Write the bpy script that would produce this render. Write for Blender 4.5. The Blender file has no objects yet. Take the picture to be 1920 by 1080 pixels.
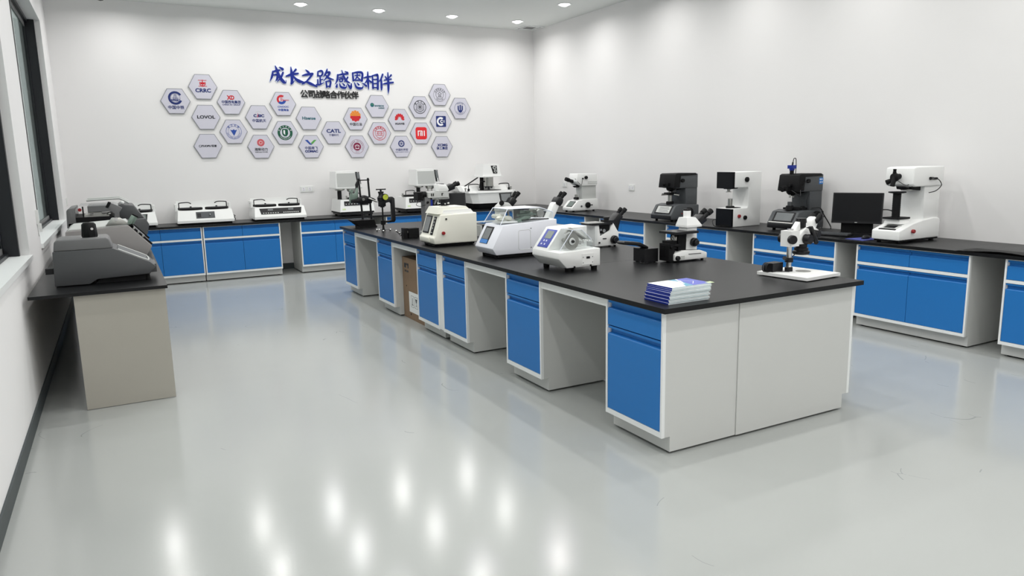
import bpy, bmesh, math, random
from mathutils import Vector, Matrix
random.seed(7)
S = bpy.context.scene
COL = S.collection
PI = math.pi

# ------------------------------------------------------------------ helpers
class B:
    """collects shapes into one mesh"""
    def __init__(s):
        s.bm = bmesh.new(); s.layer = 0
    def _fin(s, vs, M=None, bev=0, seg=2):
        if bev > 0:
            es = list({e for v in vs for e in v.link_edges})
            es = [e for e in es if len(e.link_faces) == 2 and e.calc_face_angle(0) > 0.45]
            r = bmesh.ops.bevel(s.bm, geom=es, offset=bev, segments=seg, profile=0.5, affect='EDGES', clamp_overlap=True)
            vs = list({v for v in vs if v.is_valid} | set(r['verts']))
        if M is not None:
            bmesh.ops.transform(s.bm, matrix=M, verts=vs)
        return s
    def hexa(s, pts, M=None, bev=0, seg=2):
        v = [s.bm.verts.new(p) for p in pts]
        fs = [s.bm.faces.new([v[i] for i in f]) for f in ((3,2,1,0),(4,5,6,7),(0,1,5,4),(1,2,6,5),(2,3,7,6),(3,0,4,7))]
        return s._fin(v, M, bev, seg)
    def box(s, x0, x1, y0, y1, z0, z1, bev=0, seg=2, M=None):
        return s.hexa([(x0,y0,z0),(x1,y0,z0),(x1,y1,z0),(x0,y1,z0),(x0,y0,z1),(x1,y0,z1),(x1,y1,z1),(x0,y1,z1)], M, bev, seg)
    def frus(s, b, z0, t, z1, bev=0, seg=2, M=None):
        a0,a1,c0,c1 = b; d0,d1,e0,e1 = t
        return s.hexa([(a0,c0,z0),(a1,c0,z0),(a1,c1,z0),(a0,c1,z0),(d0,e0,z1),(d1,e0,z1),(d1,e1,z1),(d0,e1,z1)], M, bev, seg)
    def prof(s, pts, a, b, axis='y', bev=0, seg=2, M=None):
        def P(p, t):
            return (p[0], t, p[1]) if axis == 'y' else ((t, p[0], p[1]) if axis == 'x' else (p[0], p[1], t))
        n = len(pts)
        v0 = [s.bm.verts.new(P(p, a)) for p in pts]
        v1 = [s.bm.verts.new(P(p, b)) for p in pts]
        fs = [s.bm.faces.new(v0), s.bm.faces.new(v1[::-1])]
        for i in range(n):
            j = (i + 1) % n
            fs.append(s.bm.faces.new((v0[j], v0[i], v1[i], v1[j])))
        bmesh.ops.recalc_face_normals(s.bm, faces=fs)
        return s._fin(v0 + v1, M, bev, seg)
    def slab(s, p0, p1, t, y0, y1, bev=0):
        d = Vector((p1[0]-p0[0], p1[1]-p0[1])).normalized()
        n = Vector((-d.y, d.x)) * t
        return s.prof([p0, p1, (p1[0]+n.x, p1[1]+n.y), (p0[0]+n.x, p0[1]+n.y)], y0, y1, 'y', bev)
    def cyl(s, p0, p1, r0, r1=None, n=20, bev=0):
        r1 = r0 if r1 is None else r1
        p0, p1 = Vector(p0), Vector(p1)
        d = p1 - p0
        M = Matrix.Translation(p0) @ d.to_track_quat('Z', 'Y').to_matrix().to_4x4()
        a, b = [], []
        for i in range(n):
            t = 2*PI*i/n
            a.append(s.bm.verts.new((r0*math.cos(t), r0*math.sin(t), 0)))
            b.append(s.bm.verts.new((r1*math.cos(t), r1*math.sin(t), d.length)))
        s.bm.faces.new(a[::-1]); s.bm.faces.new(b)
        for i in range(n):
            j = (i+1) % n
            s.bm.faces.new((a[i], a[j], b[j], b[i]))
        return s._fin(a+b, M, bev, 1)
    def lathe(s, pr, c=(0,0,0), d=(0,0,1), n=24):
        M = Matrix.Translation(Vector(c)) @ Vector(d).to_track_quat('Z', 'Y').to_matrix().to_4x4()
        rings = []
        for r, z in pr:
            rings.append([s.bm.verts.new((r*math.cos(2*PI*i/n), r*math.sin(2*PI*i/n), z)) for i in range(n)])
        for k in range(len(pr)-1):
            for i in range(n):
                j = (i+1) % n
                s.bm.faces.new((rings[k][i], rings[k][j], rings[k+1][j], rings[k+1][i]))
        if pr[0][0] > 1e-6: s.bm.faces.new(rings[0][::-1])
        if pr[-1][0] > 1e-6: s.bm.faces.new(rings[-1])
        return s._fin([v for r in rings for v in r], M)
    def ball(s, c, r, n=12):
        pr = [(r*math.sin(PI*i/n), -r*math.cos(PI*i/n)) for i in range(n+1)]
        pr[0] = (1e-5, -r); pr[-1] = (1e-5, r)
        return s.lathe(pr, c, (0,0,1), n*2)
    def tube(s, pts, r, n=8, smooth=6, closed=False):
        P = [Vector(p) for p in pts]
        if smooth > 1 and len(P) > 2:
            Q = []
            for i in range(len(P)-1):
                a, b, c, d = P[max(i-1,0)], P[i], P[i+1], P[min(i+2,len(P)-1)]
                for k in range(smooth):
                    t = k/smooth
                    Q.append(0.5*((2*b)+(c-a)*t+(2*a-5*b+4*c-d)*t*t+(3*b-a-3*c+d)*t**3))
            Q.append(P[-1]); P = Q
        rings = []
        up = Vector((0,0,1))
        for i, p in enumerate(P):
            t = (P[min(i+1,len(P)-1)] - P[max(i-1,0)])
            if t.length < 1e-9: t = Vector((1,0,0))
            t.normalize()
            if abs(t.dot(up)) > .97: up = Vector((1,0,0)) if abs(t.x) < .9 else Vector((0,1,0))
            a = t.cross(up).normalized(); b = a.cross(t).normalized()
            up = b
            rings.append([s.bm.verts.new(p + a*(r*math.cos(2*PI*k/n)) + b*(r*math.sin(2*PI*k/n))) for k in range(n)])
        for i in range(len(rings)-1):
            for k in range(n):
                j = (k+1) % n
                s.bm.faces.new((rings[i][k], rings[i][j], rings[i+1][j], rings[i+1][k]))
        s.bm.faces.new(rings[0][::-1]); s.bm.faces.new(rings[-1])
        return s
    def poly(s, pts, z0=0, z1=0.002, M=None):
        return s.prof(pts, z0, z1, 'z', 0, 1, M)
    def ribbon(s, pts, z0, z1, grow=0, M=None, flat=1.0):
        """a brush stroke: spline with a width at every point"""
        P = [Vector((p[0], p[1], p[2])) for p in pts]
        Q = []
        for i in range(len(P)-1):
            a, b, c, d = P[max(i-1,0)], P[i], P[i+1], P[min(i+2,len(P)-1)]
            for k in range(5):
                t = k/5
                Q.append(0.5*((2*b)+(c-a)*t+(2*a-5*b+4*c-d)*t*t+(3*b-a-3*c+d)*t**3))
        Q.append(P[-1])
        L, Rr = [], []
        for i, p in enumerate(Q):
            t = Q[min(i+1,len(Q)-1)] - Q[max(i-1,0)]
            t = Vector((t.x, t.y)); t = t.normalized() if t.length > 1e-9 else Vector((1,0))
            n = Vector((-t.y, t.x)); w = max(p.z, .5)/2 + grow
            L.append((p.x+n.x*w, p.y+n.y*w)); Rr.append((p.x-n.x*w, p.y-n.y*w))
        vs = []
        for i in range(len(Q)):
            vs.append([s.bm.verts.new((q[0], q[1], z)) for z in (z0, z1) for q in (L[i], Rr[i])])
        for i in range(len(Q)-1):
            a, b = vs[i], vs[i+1]
            for q in ((0,1,1,0),):
                s.bm.faces.new((a[2], a[3], b[3], b[2])); s.bm.faces.new((a[1], a[0], b[0], b[1]))
                s.bm.faces.new((a[0], a[2], b[2], b[0])); s.bm.faces.new((a[3], a[1], b[1], b[3]))
        s.bm.faces.new((vs[0][0], vs[0][1], vs[0][3], vs[0][2])); e = vs[-1]; s.bm.faces.new((e[1], e[0], e[2], e[3]))
        allv = [v for r in vs for v in r]
        for q, k in ((Q[0], 0), (Q[-1], 1)):
            w = max(q.z, .5)/2 + grow
            for z_ in (0,):
                z1 = z1 - .00012
                v0 = [s.bm.verts.new((q.x+w*math.cos(2*PI*i/10), q.y+w*math.sin(2*PI*i/10), z0)) for i in range(10)]
                v1 = [s.bm.verts.new((q.x+w*math.cos(2*PI*i/10), q.y+w*math.sin(2*PI*i/10), z1)) for i in range(10)]
                s.bm.faces.new(v0[::-1]); s.bm.faces.new(v1)
                for i in range(10):
                    j = (i+1) % 10
                    s.bm.faces.new((v0[i], v0[j], v1[j], v1[i]))
                allv += v0 + v1
        return s._fin(allv, M)
    def addmesh(s, me, M):
        n0 = len(s.bm.verts)
        s.bm.from_mesh(me)
        s.bm.verts.ensure_lookup_table()
        bmesh.ops.transform(s.bm, matrix=M, verts=s.bm.verts[n0:])
        return s
    def text(s, body, size, x, z, M=None, bold=0.0, ext=0.001, sx=1.0, align='CENTER', shear=0.0):
        if bold > 0 and any(ord(c) > 0x2e80 for c in body):
            # thicken by close copies, each a hair in front of the last
            for k, (dx, dz) in enumerate(((-.8,0),(.8,0),(0,.8),(0,-.8))):
                s.text(body, size, x+dx*bold, z+dz*bold, (M or Matrix()) @ Matrix.Translation((0,0,.00012*k)), 0, ext, sx, align, shear)
            return s
        """letters in the local XY plane, baseline centred at x, z"""
        cu = bpy.data.curves.new('t', 'FONT')
        cu.body = body; cu.size = size; cu.extrude = ext; cu.offset = bold; cu.align_x = align; cu.align_y = 'CENTER'
        cu.shear = shear; cu.resolution_u = 3
        o = bpy.data.objects.new('t', cu); COL.objects.link(o)
        dg = bpy.context.evaluated_depsgraph_get()
        me = bpy.data.meshes.new_from_object(o.evaluated_get(dg))
        T = (M or Matrix()) @ Matrix.Translation((x, z, 0)) @ Matrix.Diagonal((sx, 1, 1, 1))
        s.addmesh(me, T)
        bpy.data.objects.remove(o); bpy.data.curves.remove(cu); bpy.data.meshes.remove(me)
        return s
    def make(s, name, mat, parent=None, label=None, kind=None, recalc=True, loc=None):
        me = bpy.data.meshes.new(name)
        if recalc: bmesh.ops.recalc_face_normals(s.bm, faces=s.bm.faces)
        s.bm.to_mesh(me); s.bm.free()
        for p in me.polygons: p.use_smooth = True
        me.set_sharp_from_angle(angle=math.radians(38))
        me.materials.append(mat)
        o = bpy.data.objects.new(name, me); COL.objects.link(o)
        if parent: o.parent = parent
        if label: o['label'] = label
        if kind: o['kind'] = kind
        if loc: o.location = loc
        return o

def thing(name, label, cat, loc=(0,0,0), rz=0, group=None):
    o = bpy.data.objects.new(name, None); COL.objects.link(o)
    o.empty_display_size = .05
    o.location = loc; o.rotation_euler = (0, 0, rz)
    o['label'] = label; o['category'] = cat
    if group: o['group'] = group
    return o
def tag(o, label, cat, group=None):
    o['label'] = label; o['category'] = cat
    if group: o['group'] = group
    return o
def root(name, kind):
    o = bpy.data.objects.new(name, None); COL.objects.link(o); o['kind'] = kind
    return o

# ------------------------------------------------------------------ materials
def lin(c):
    c = c/255
    return c/12.92 if c <= .04045 else ((c+.055)/1.055)**2.4
def mat(name, rgb, rough=.5, metal=0, spec=.5, coat=0, bump=0, bscale=200, var=0, vscale=8, trans=0, ior=1.45, emit=None, estr=0, raw=False):
    m = bpy.data.materials.new(name); m.use_nodes = True
    nt = m.node_tree; b = nt.nodes['Principled BSDF']
    c = rgb if raw else tuple(lin(v) for v in rgb)
    b.inputs['Base Color'].default_value = (*c, 1)
    b.inputs['Roughness'].default_value = rough; b.inputs['Metallic'].default_value = metal
    b.inputs['Specular IOR Level'].default_value = spec; b.inputs['Coat Weight'].default_value = coat
    b.inputs['Coat Roughness'].default_value = .08
    b.inputs['Transmission Weight'].default_value = trans; b.inputs['IOR'].default_value = ior
    if emit:
        b.inputs['Emission Color'].default_value = (*emit, 1); b.inputs['Emission Strength'].default_value = estr
    tc = None
    if var or bump:
        tc = nt.nodes.new('ShaderNodeTexCoord')
    if var:
        n = nt.nodes.new('ShaderNodeTexNoise'); n.inputs['Scale'].default_value = vscale; n.inputs['Detail'].default_value = 5
        nt.links.new(tc.outputs['Object'], n.inputs['Vector'])
        mx = nt.nodes.new('ShaderNodeMix'); mx.data_type = 'RGBA'
        mx.inputs['A'].default_value = (*[v*(1-var) for v in c], 1); mx.inputs['B'].default_value = (*[min(1, v*(1+var)) for v in c], 1)
        nt.links.new(n.outputs['Fac'], mx.inputs['Factor']); nt.links.new(mx.outputs['Result'], b.inputs['Base Color'])
    if bump:
        n = nt.nodes.new('ShaderNodeTexNoise'); n.inputs['Scale'].default_value = bscale; n.inputs['Detail'].default_value = 3
        nt.links.new(tc.outputs['Object'], n.inputs['Vector'])
        bp = nt.nodes.new('ShaderNodeBump'); bp.inputs['Strength'].default_value = bump; bp.inputs['Distance'].default_value = .002
        nt.links.new(n.outputs['Fac'], bp.inputs['Height']); nt.links.new(bp.outputs['Normal'], b.inputs['Normal'])
    return m

WALL = mat('wall_paint', (235,234,234), .75, spec=.2, bump=.08, bscale=60, var=.01, vscale=2)
CEIL = mat('ceiling_paint', (228,231,229), .85, spec=.1, var=.01)
LAM = mat('white_laminate', (204,205,203), .42, spec=.35, var=.015, vscale=3)
FRAME = mat('white_edge_trim', (236,238,238), .4, spec=.4, var=.01)
BLUE = mat('blue_door_laminate', (38,116,188), .36, spec=.35, var=.03, vscale=4)
TOP = mat('black_worktop_resin', (20,21,23), .34, spec=.30, bump=.12, bscale=400, var=.12, vscale=6)
BEIGE = mat('beige_panel_laminate', (170,166,157), .5, spec=.3, var=.02)
BASE = mat('dark_skirting', (58,66,68), .45, var=.08)
WHITE = mat('machine_white_paint', (238,239,238), .35, spec=.45, var=.008)
COOL = mat('machine_cool_white_paint', (232,234,242), .35, spec=.45, var=.008)
CREAM = mat('machine_cream_paint', (232,231,220), .4, spec=.4, var=.01)
GREY = mat('machine_grey_paint', (112,112,113), .45, spec=.4, var=.03, vscale=5)
GREYD = mat('machine_dark_grey_paint', (82,83,85), .42, spec=.4, var=.03, vscale=5)
TAUPE = mat('machine_taupe_grey_paint', (144,141,140), .45, spec=.4, var=.02)
LGREY = mat('light_grey_paint', (196,198,196), .45, var=.01)
DARK = mat('charcoal_paint', (80,83,86), .42, spec=.4, var=.04)
BLACK = mat('black_plastic', (22,22,25), .38, spec=.4, var=.1)
MATTE = mat('matte_black', (16,16,18), .6, spec=.25, var=.1)
RUB = mat('black_rubber', (18,18,18), .7, spec=.2, var=.1)
STEEL = mat('brushed_steel', (186,186,182), .32, metal=1, var=.06, vscale=30)
CHROME = mat('polished_chrome', (222,222,222), .12, metal=1, var=.02)
SCREEN = mat('screen_grey', (112,116,118), .2, spec=.5, var=.03)
SCRD = mat('screen_dark', (8,9,14), .3, spec=.3, var=.05)
SCRB = mat('screen_blue_band', (38,120,196), .3, var=.03)
LCDB = mat('control_panel_blue', (64,78,168), .35, var=.03)
LCDG = mat('lcd_grey_green', (104,116,112), .25, var=.04)
RED = mat('red_button', (150,34,38), .35, var=.05)
GREEN = mat('dial_yellow_green', (190,202,70), .4, var=.05)
SAGE = mat('sage_metal', (128,146,136), .4, metal=.4, var=.08)
CARD = mat('cardboard', (140,118,98), .8, spec=.15, var=.05, vscale=14, bump=.1, bscale=90)
PAPER = mat('white_paper', (236,238,238), .6, var=.01)
PAGES = mat('page_edges', (206,220,224), .7, var=.1, vscale=60)
NAVY = mat('navy_print', (18,42,140), .35, var=.05)
TEAL = mat('teal_print', (96,160,188), .4, var=.05)
VIOLET = mat('violet_print', (92,100,190), .4, var=.05)
MINT = mat('mint_print', (206,226,176), .5, var=.03)
CLOTHB = mat('blue_cloth', (70,78,150), .8, var=.1, vscale=30)
RAG = mat('white_rag', (232,232,222), .85, var=.04, vscale=20)
HEX = mat('sign_silver_white', (206,205,217), .3, spec=.5, var=.02)
HEXE = mat('sign_grey_edge', (150,152,158), .35, metal=.3, var=.03)
LET = mat('letter_blue', (10,36,132), .3, spec=.5, var=.12, vscale=4)
LETB = mat('letter_black', (16,16,18), .4, var=.05)
OUTL = mat('acrylic_white', (232,238,250), .3, var=.01)
SOCK = mat('socket_white', (228,230,228), .4, var=.01)
INKN = mat('ink_navy', (24,44,110), .4, var=.02)
INKB = mat('ink_blue', (36,74,160), .4, var=.02)
INKR = mat('ink_red', (200,30,44), .4, var=.02)
INKM = mat('ink_maroon', (128,34,70), .4, var=.02)
INKG = mat('ink_green', (14,84,60), .4, var=.02)
INKL = mat('ink_leaf_green', (90,160,80), .4, var=.02)
INKT = mat('ink_teal', (20,96,108), .4, var=.02)
INKK = mat('ink_dark', (40,44,52), .4, var=.02)
INKO = mat('ink_orange', (232,150,60), .4, var=.02)
INKRED2 = mat('ink_badge_red', (222,36,44), .35, var=.02)
WPRINT = mat('print_white', (240,240,244), .4, var=.01)
LENS = mat('lamp_lens', (255,255,255), .4, emit=(1,.99,.97), estr=14, var=.01)
OUTG = mat('outside_plaster', (196,198,196), .8, var=.05)
WFR = mat('window_frame_black', (20,22,28), .4, var=.08)

def glassy(name, tint, base, top, rough=.02):
    """a clear sheet: sees through face-on, reflects more towards grazing view angles"""
    m = bpy.data.materials.new(name); m.use_nodes = True; nt = m.node_tree
    for n in list(nt.nodes): nt.nodes.remove(n)
    out = nt.nodes.new('ShaderNodeOutputMaterial'); mix = nt.nodes.new('ShaderNodeMixShader')
    tr = nt.nodes.new('ShaderNodeBsdfTransparent'); gl = nt.nodes.new('ShaderNodeBsdfGlossy'); lw = nt.nodes.new('ShaderNodeLayerWeight')
    lw.inputs['Blend'].default_value = .5
    pw = nt.nodes.new('ShaderNodeMath'); pw.operation = 'POWER'; pw.inputs[1].default_value = 4
    mr = nt.nodes.new('ShaderNodeMapRange'); mr.inputs['To Min'].default_value = base; mr.inputs['To Max'].default_value = top
    no = nt.nodes.new('ShaderNodeTexNoise'); no.inputs['Scale'].default_value = 3
    rr = nt.nodes.new('ShaderNodeMapRange'); rr.inputs['To Min'].default_value = rough*.7; rr.inputs['To Max'].default_value = rough*1.3
    nt.links.new(no.outputs['Fac'], rr.inputs['Value']); nt.links.new(rr.outputs['Result'], gl.inputs['Roughness'])
    tr.inputs['Color'].default_value = (*tint, 1)
    nt.links.new(lw.outputs['Facing'], pw.inputs[0]); nt.links.new(pw.outputs[0], mr.inputs['Value'])
    nt.links.new(mr.outputs['Result'], mix.inputs['Fac']); nt.links.new(tr.outputs[0], mix.inputs[1]); nt.links.new(gl.outputs[0], mix.inputs[2])
    nt.links.new(mix.outputs[0], out.inputs['Surface'])
    return m
PANE = glassy('window_glass', (.90,.95,.93), .04, .75)
ACRY = glassy('clear_acrylic', (.97,.98,.98), .03, .45, .05)

def floor_mat():
    m = bpy.data.materials.new('grey_epoxy_floor'); m.use_nodes = True; nt = m.node_tree; b = nt.nodes['Principled BSDF']
    N = nt.nodes.new; L = nt.links.new
    tc = N('ShaderNodeTexCoord')
    n1 = N('ShaderNodeTexNoise'); n1.inputs['Scale'].default_value = .8; n1.inputs['Detail'].default_value = 6
    L(tc.outputs['Object'], n1.inputs['Vector'])
    mx = N('ShaderNodeMix'); mx.data_type = 'RGBA'
    mx.inputs['A'].default_value = (lin(166), lin(169), lin(167), 1); mx.inputs['B'].default_value = (lin(175), lin(178), lin(176), 1)
    L(n1.outputs['Fac'], mx.inputs['Factor'])
    # sparse hairline scuffs
    nd = N('ShaderNodeTexNoise'); nd.inputs['Scale'].default_value = 1.3; nd.inputs['Detail'].default_value = 2
    L(tc.outputs['Object'], nd.inputs['Vector'])
    mp = N('ShaderNodeMapping'); mp.inputs['Rotation'].default_value = (0, 0, .6); mp.inputs['Scale'].default_value = (1, .35, 1)
    ma = N('ShaderNodeVectorMath'); ma.operation = 'ADD'
    L(tc.outputs['Object'], ma.inputs[0]); L(nd.outputs['Color'], ma.inputs[1]); L(ma.outputs[0], mp.inputs['Vector'])
    vo = N('ShaderNodeTexVoronoi'); vo.feature = 'DISTANCE_TO_EDGE'; vo.inputs['Scale'].default_value = 1.6
    L(mp.outputs[0], vo.inputs['Vector'])
    lt = N('ShaderNodeMath'); lt.operation = 'LESS_THAN'; lt.inputs[1].default_value = .0035
    L(vo.outputs['Distance'], lt.inputs[0])
    n3 = N('ShaderNodeTexNoise'); n3.inputs['Scale'].default_value = 2.6; L(tc.outputs['Object'], n3.inputs['Vector'])
    gt = N('ShaderNodeMath'); gt.operation = 'GREATER_THAN'; gt.inputs[1].default_value = .63
    L(n3.outputs['Fac'], gt.inputs[0])
    mu = N('ShaderNodeMath'); mu.operation = 'MULTIPLY'; L(lt.outputs[0], mu.inputs[0]); L(gt.outputs[0], mu.inputs[1])
    mu2 = N('ShaderNodeMath'); mu2.operation = 'MULTIPLY'; mu2.inputs[1].default_value = .45; L(mu.outputs[0], mu2.inputs[0])
    mx2 = N('ShaderNodeMix'); mx2.data_type = 'RGBA'; mx2.inputs['B'].default_value = (lin(110), lin(118), lin(118), 1)
    L(mu2.outputs[0], mx2.inputs['Factor']); L(mx.outputs['Result'], mx2.inputs['A']); L(mx2.outputs['Result'], b.inputs['Base Color'])
    rr = N('ShaderNodeMapRange'); rr.inputs['To Min'].default_value = .13; rr.inputs['To Max'].default_value = .18
    L(n1.outputs['Fac'], rr.inputs['Value']); L(rr.outputs['Result'], b.inputs['Roughness'])
    b.inputs['Specular IOR Level'].default_value = .5
    nb = N('ShaderNodeTexNoise'); nb.inputs['Scale'].default_value = 70; nb.inputs['Detail'].default_value = 2
    L(tc.outputs['Object'], nb.inputs['Vector'])
    bp = N('ShaderNodeBump'); bp.inputs['Strength'].default_value = .07; bp.inputs['Distance'].default_value = .002
    L(nb.outputs['Fac'], bp.inputs['Height']); L(bp.outputs['Normal'], b.inputs['Normal'])
    return m
FLOOR = floor_mat()

# ------------------------------------------------------------------ room
XL, XR, YB, YF, HC = -.62, 6.943, 11.95, -3.0, 3.956
TI, TS = .85, .83          # worktop heights: island, side counters
B().box(XL-.3, XR+.3, YF-.3, YB+.3, -.1, 0).make('floor', FLOOR, kind='structure')
B().box(XL-.3, XR+.3, YF-.3, YB+.3, HC, HC+.1).make('ceiling', CEIL, kind='structure')
B().box(XL-.3, XR+.3, YB, YB+.2, -.05, HC+.05).make('wall_back', WALL, kind='structure')
B().box(XR, XR+.2, YF-.2, YB+.2, -.05, HC+.05).make('wall_right', WALL, kind='structure')
B().box(XL-.3, XR+.3, YF-.2, YF, -.05, HC+.05).make('wall_front', WALL, kind='structure')
WIN = [(2.9, 6.47), (7.42, 10.86)]          # two window openings in the left wall
WZ0, WZ1, WT = 1.02, 3.44, .22
w = B()
ys = [YF-.2, WIN[0][0], WIN[0][1], WIN[1][0], WIN[1][1], YB+.2]
for a, b_ in ((0,1),(2,3),(4,5)): w.box(XL-WT, XL, ys[a], ys[b_], -.05, HC+.05)
for a, b_ in WIN:
    w.box(XL-WT, XL, a, b_, -.05, WZ0); w.box(XL-WT, XL, a, b_, WZ1, HC+.05)
w.make('wall_left', WALL, kind='structure')
B().box(XL, XL+.012, YF, YB, 0, .095, .003).make('baseboard_left', BASE, kind='structure')
B().box(XL, XR, YB-.012, YB, 0, .095, .003).make('baseboard_back', BASE, kind='structure')
B().box(XR-.012, XR, YF, YB, 0, .095, .003).make('baseboard_right', BASE, kind='structure')
B().box(-3.4, -3.2, -3, 15, -.1, 4.6).make('wall_outside', OUTG, kind='structure')
B().box(-3.2, XL-.3, -3, 15, -.12, -.1).make('floor_outside', OUTG, kind='structure')
for i, (a, b_) in enumerate(WIN):
    r = root('window_%d' % (i+1), 'structure')
    B().box(XL-WT+.02, XL+.018, a-.01, b_+.01, WZ0-.035, WZ0+.004, .004).make('window_sill', FRAME, r)
    f = B()
    f.box(XL-.185, XL-.125, a, b_, WZ0, WZ0+.03).box(XL-.185, XL-.125, a, b_, WZ1-.04, WZ1)
    f.box(XL-.185, XL-.15, a, a+.03, WZ0, WZ1).box(XL-.185, XL-.06, b_-.05, b_, WZ0, WZ1)
    f.make('window_frame', WFR, r)
    mid = (a+b_)/2
    for k, (p0, p1, gx) in enumerate(((a+.03, mid+.03, XL-.145), (mid-.03, b_-.05, XL-.165))):
        sf = B()
        sf.box(gx-.009, gx+.009, p0, p1, WZ0+.03, WZ0+.07).box(gx-.009, gx+.009, p0, p1, WZ1-.09, WZ1-.04)
        sf.make('sash_rail', GREY, r)
        so = B().box(gx-.009, gx+.009, p0, p0+.03, WZ0+.03, WZ1-.04).box(gx-.009, gx+.009, p1-.03, p1, WZ0+.03, WZ1-.04).make('sash_stile', WFR if k else GREY, r)
        B().box(gx-.003, gx+.003, p0+.03, p1-.03, WZ0+.07, WZ1-.09).make('pane', PANE, so)
    B().box(XL-.135, XL-.115, a+.05, a+.07, 1.12, 1.30, .006).make('latch', BLACK, r)
t = thing('window_sensor', 'small white two-piece alarm sensor on left wall at the window corner', 'sensor', (XL, 7.36, 1.15))
B().box(0, .02, -.10, -.07, .05, .17, .004).make('sensor_body', SOCK, t)
B().box(0, .025, .0, .035, -.02, .05, .005).make('magnet', SOCK, t)
B().tube([(.004,-.085,.05),(.004,-.07,-.02),(.004,-.03,-.05),(.004,.0,.0)], .003, 6).make('wire', SOCK, t)

# ------------------------------------------------------------------ lamps
COLS = (.24, 1.49, 2.62, 3.80, 5.02, 6.22)
ROWS = (11.22, 9.75, 8.12, 6.55, 5.0, 3.4, 1.8, .2, -1.4)
ORD = ('leftmost','second','third','fourth','fifth','sixth')
def downlight(x, y, label, grp=None):
    t = thing('ceiling_downlight', label, 'ceiling light', (x, y, HC), 0, grp)
    B().lathe([(.080,.0),(.080,-.008),(.100,-.012),(.106,-.004),(.106,.0)], n=28).make('trim_ring', FRAME, t)
    B().lathe([(.0001,-.036),(.03,-.033),(.058,-.022),(.074,-.006),(.078,-.001)], n=28).make('lens', LENS, t)
back = {2:'leftmost of the four round downlights seen whole along the back wall',
        3:'second from left round downlight along the back wall', 4:'third from left round downlight along the back wall',
        5:'round downlight in the back row nearest the ceiling vent'}
for ci, x in enumerate(COLS):
    for ri, y in enumerate(ROWS):
        if ri == 0 and ci in back: downlight(x, y, back[ci], 'ceiling downlights')
        if ri == 1 and ci == 5: downlight(x, y, 'round downlight near the right wall, nearer than the back row', 'ceiling downlights')
        l = bpy.data.lights.new('downlight_lamp', 'AREA'); l.shape = 'DISK'; l.size = .13
        l.energy = 9.0; l.color = (1, .985, .96); l.spread = math.radians(165)
        o = bpy.data.objects.new('downlight_lamp', l); COL.objects.link(o); o.location = (x, y, HC-.045)
wd = bpy.data.worlds.new('world'); S.world = wd; wd.use_nodes = True
wd.node_tree.nodes['Background'].inputs['Color'].default_value = (.86,.89,.9,1)
wd.node_tree.nodes['Background'].inputs['Strength'].default_value = 1.5

t = thing('ceiling_vent', 'square white air vent in the ceiling at the back right corner', 'vent', (6.70, 11.66, HC))
f = B()
for r0, r1 in ((.20,.165), (.135,.105)):
    f.box(-r0,r0,-r0,-r1,-.012,0).box(-r0,r0,r1,r0,-.012,0).box(-r0,-r1,-r1,r1,-.012,0).box(r1,r0,-r1,r1,-.012,0)
f.make('frame', FRAME, t)
B().box(-.166,.166,-.166,.166,-.004,-.001).make('backing', GREY, t)
t = thing('ceiling_camera', 'small dark dome camera on the ceiling above the far left corner', 'camera', (.06, 11.62, HC))
B().lathe([(.065,0),(.065,-.03),(.055,-.04)], n=24).make('mount', SOCK, t)
B().lathe([(.052,-.036),(.05,-.055),(.035,-.08),(.0001,-.09)], n=24).make('dome', SCRD, t)

# ------------------------------------------------------------------ cabinets
def cabinet(label, loc, rz, w, d, H, double, rail, group, filler=0, front=True):
    t = thing('base_cabinet', label, 'cabinet', loc, rz, group)
    toe, th, zt, z0 = .058, .018, .105, .014
    L = [(.018,zt),(.018,H),(d,H),(d,z0),(toe,z0),(toe,zt)]
    c = B()
    c.prof(L, 0, th, 'x').prof(L, w-th, w, 'x')
    c.box(th, w-th, .035, d, zt, zt+.018).box(th, w-th, d-.012, d, zt, H).box(th, w-th, .035, d, H-.018, H)
    c.make('carcass', LAM, t)
    B().box(th, w-th, toe, toe+.015, z0, zt).make('toe_kick', LAM, t)
    fr = B()
    fr.box(-.0008, .014, -.003, .0185, zt-.0008, H).box(w-.014, w+.0008, -.003, .0185, zt-.0008, H).box(.014, w-.014, -.003, .018, zt, zt+.03 if not rail else zt+.026)
    fr.box(.014, w-.014, -.001, .018, H-.008, H)
    zm = .622 if rail else .664
    if rail: fr.box(.014, w-.014, -.003, .018, .608, .634)
    if filler: fr.box(-filler, -.012, .012, .02, zt, H)
    fr.make('front_frame', FRAME, t)
    zd0, zd1 = (zt+.029, .605) if rail else (zt+.033, .655)
    zr0, zr1 = (.637, H-.011) if rail else (.662, H-.011)
    n = 2 if double else 1
    ww = (w-.028)/n
    def frontpanel(name, x0, x1, za, zb):
        m = B()
        m.prof([(.032,za),(.001,za),(.001,zb-.052),(.006,zb-.046),(.028,zb-.042),(.028,zb-.017),(.004,zb-.014),(.004,zb),(.032,zb)], x0, x1, 'x')
        return m.make(name, BLUE, t)
    for k in range(n):
        a, b_ = .014+k*ww+.002, .014+(k+1)*ww-.002
        frontpanel('drawer', a, b_, zr0, zr1); frontpanel('door', a, b_, zd0, zd1)
    for x in (.05, w-.05):
        for y in (toe+.04, d-.05):
            B().cyl((x,y,0),(x,y,z0+.01), .02, .014, 10).make('foot', RUB, t)
    return t
HI, HS = TI-.028, TS-.03
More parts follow.
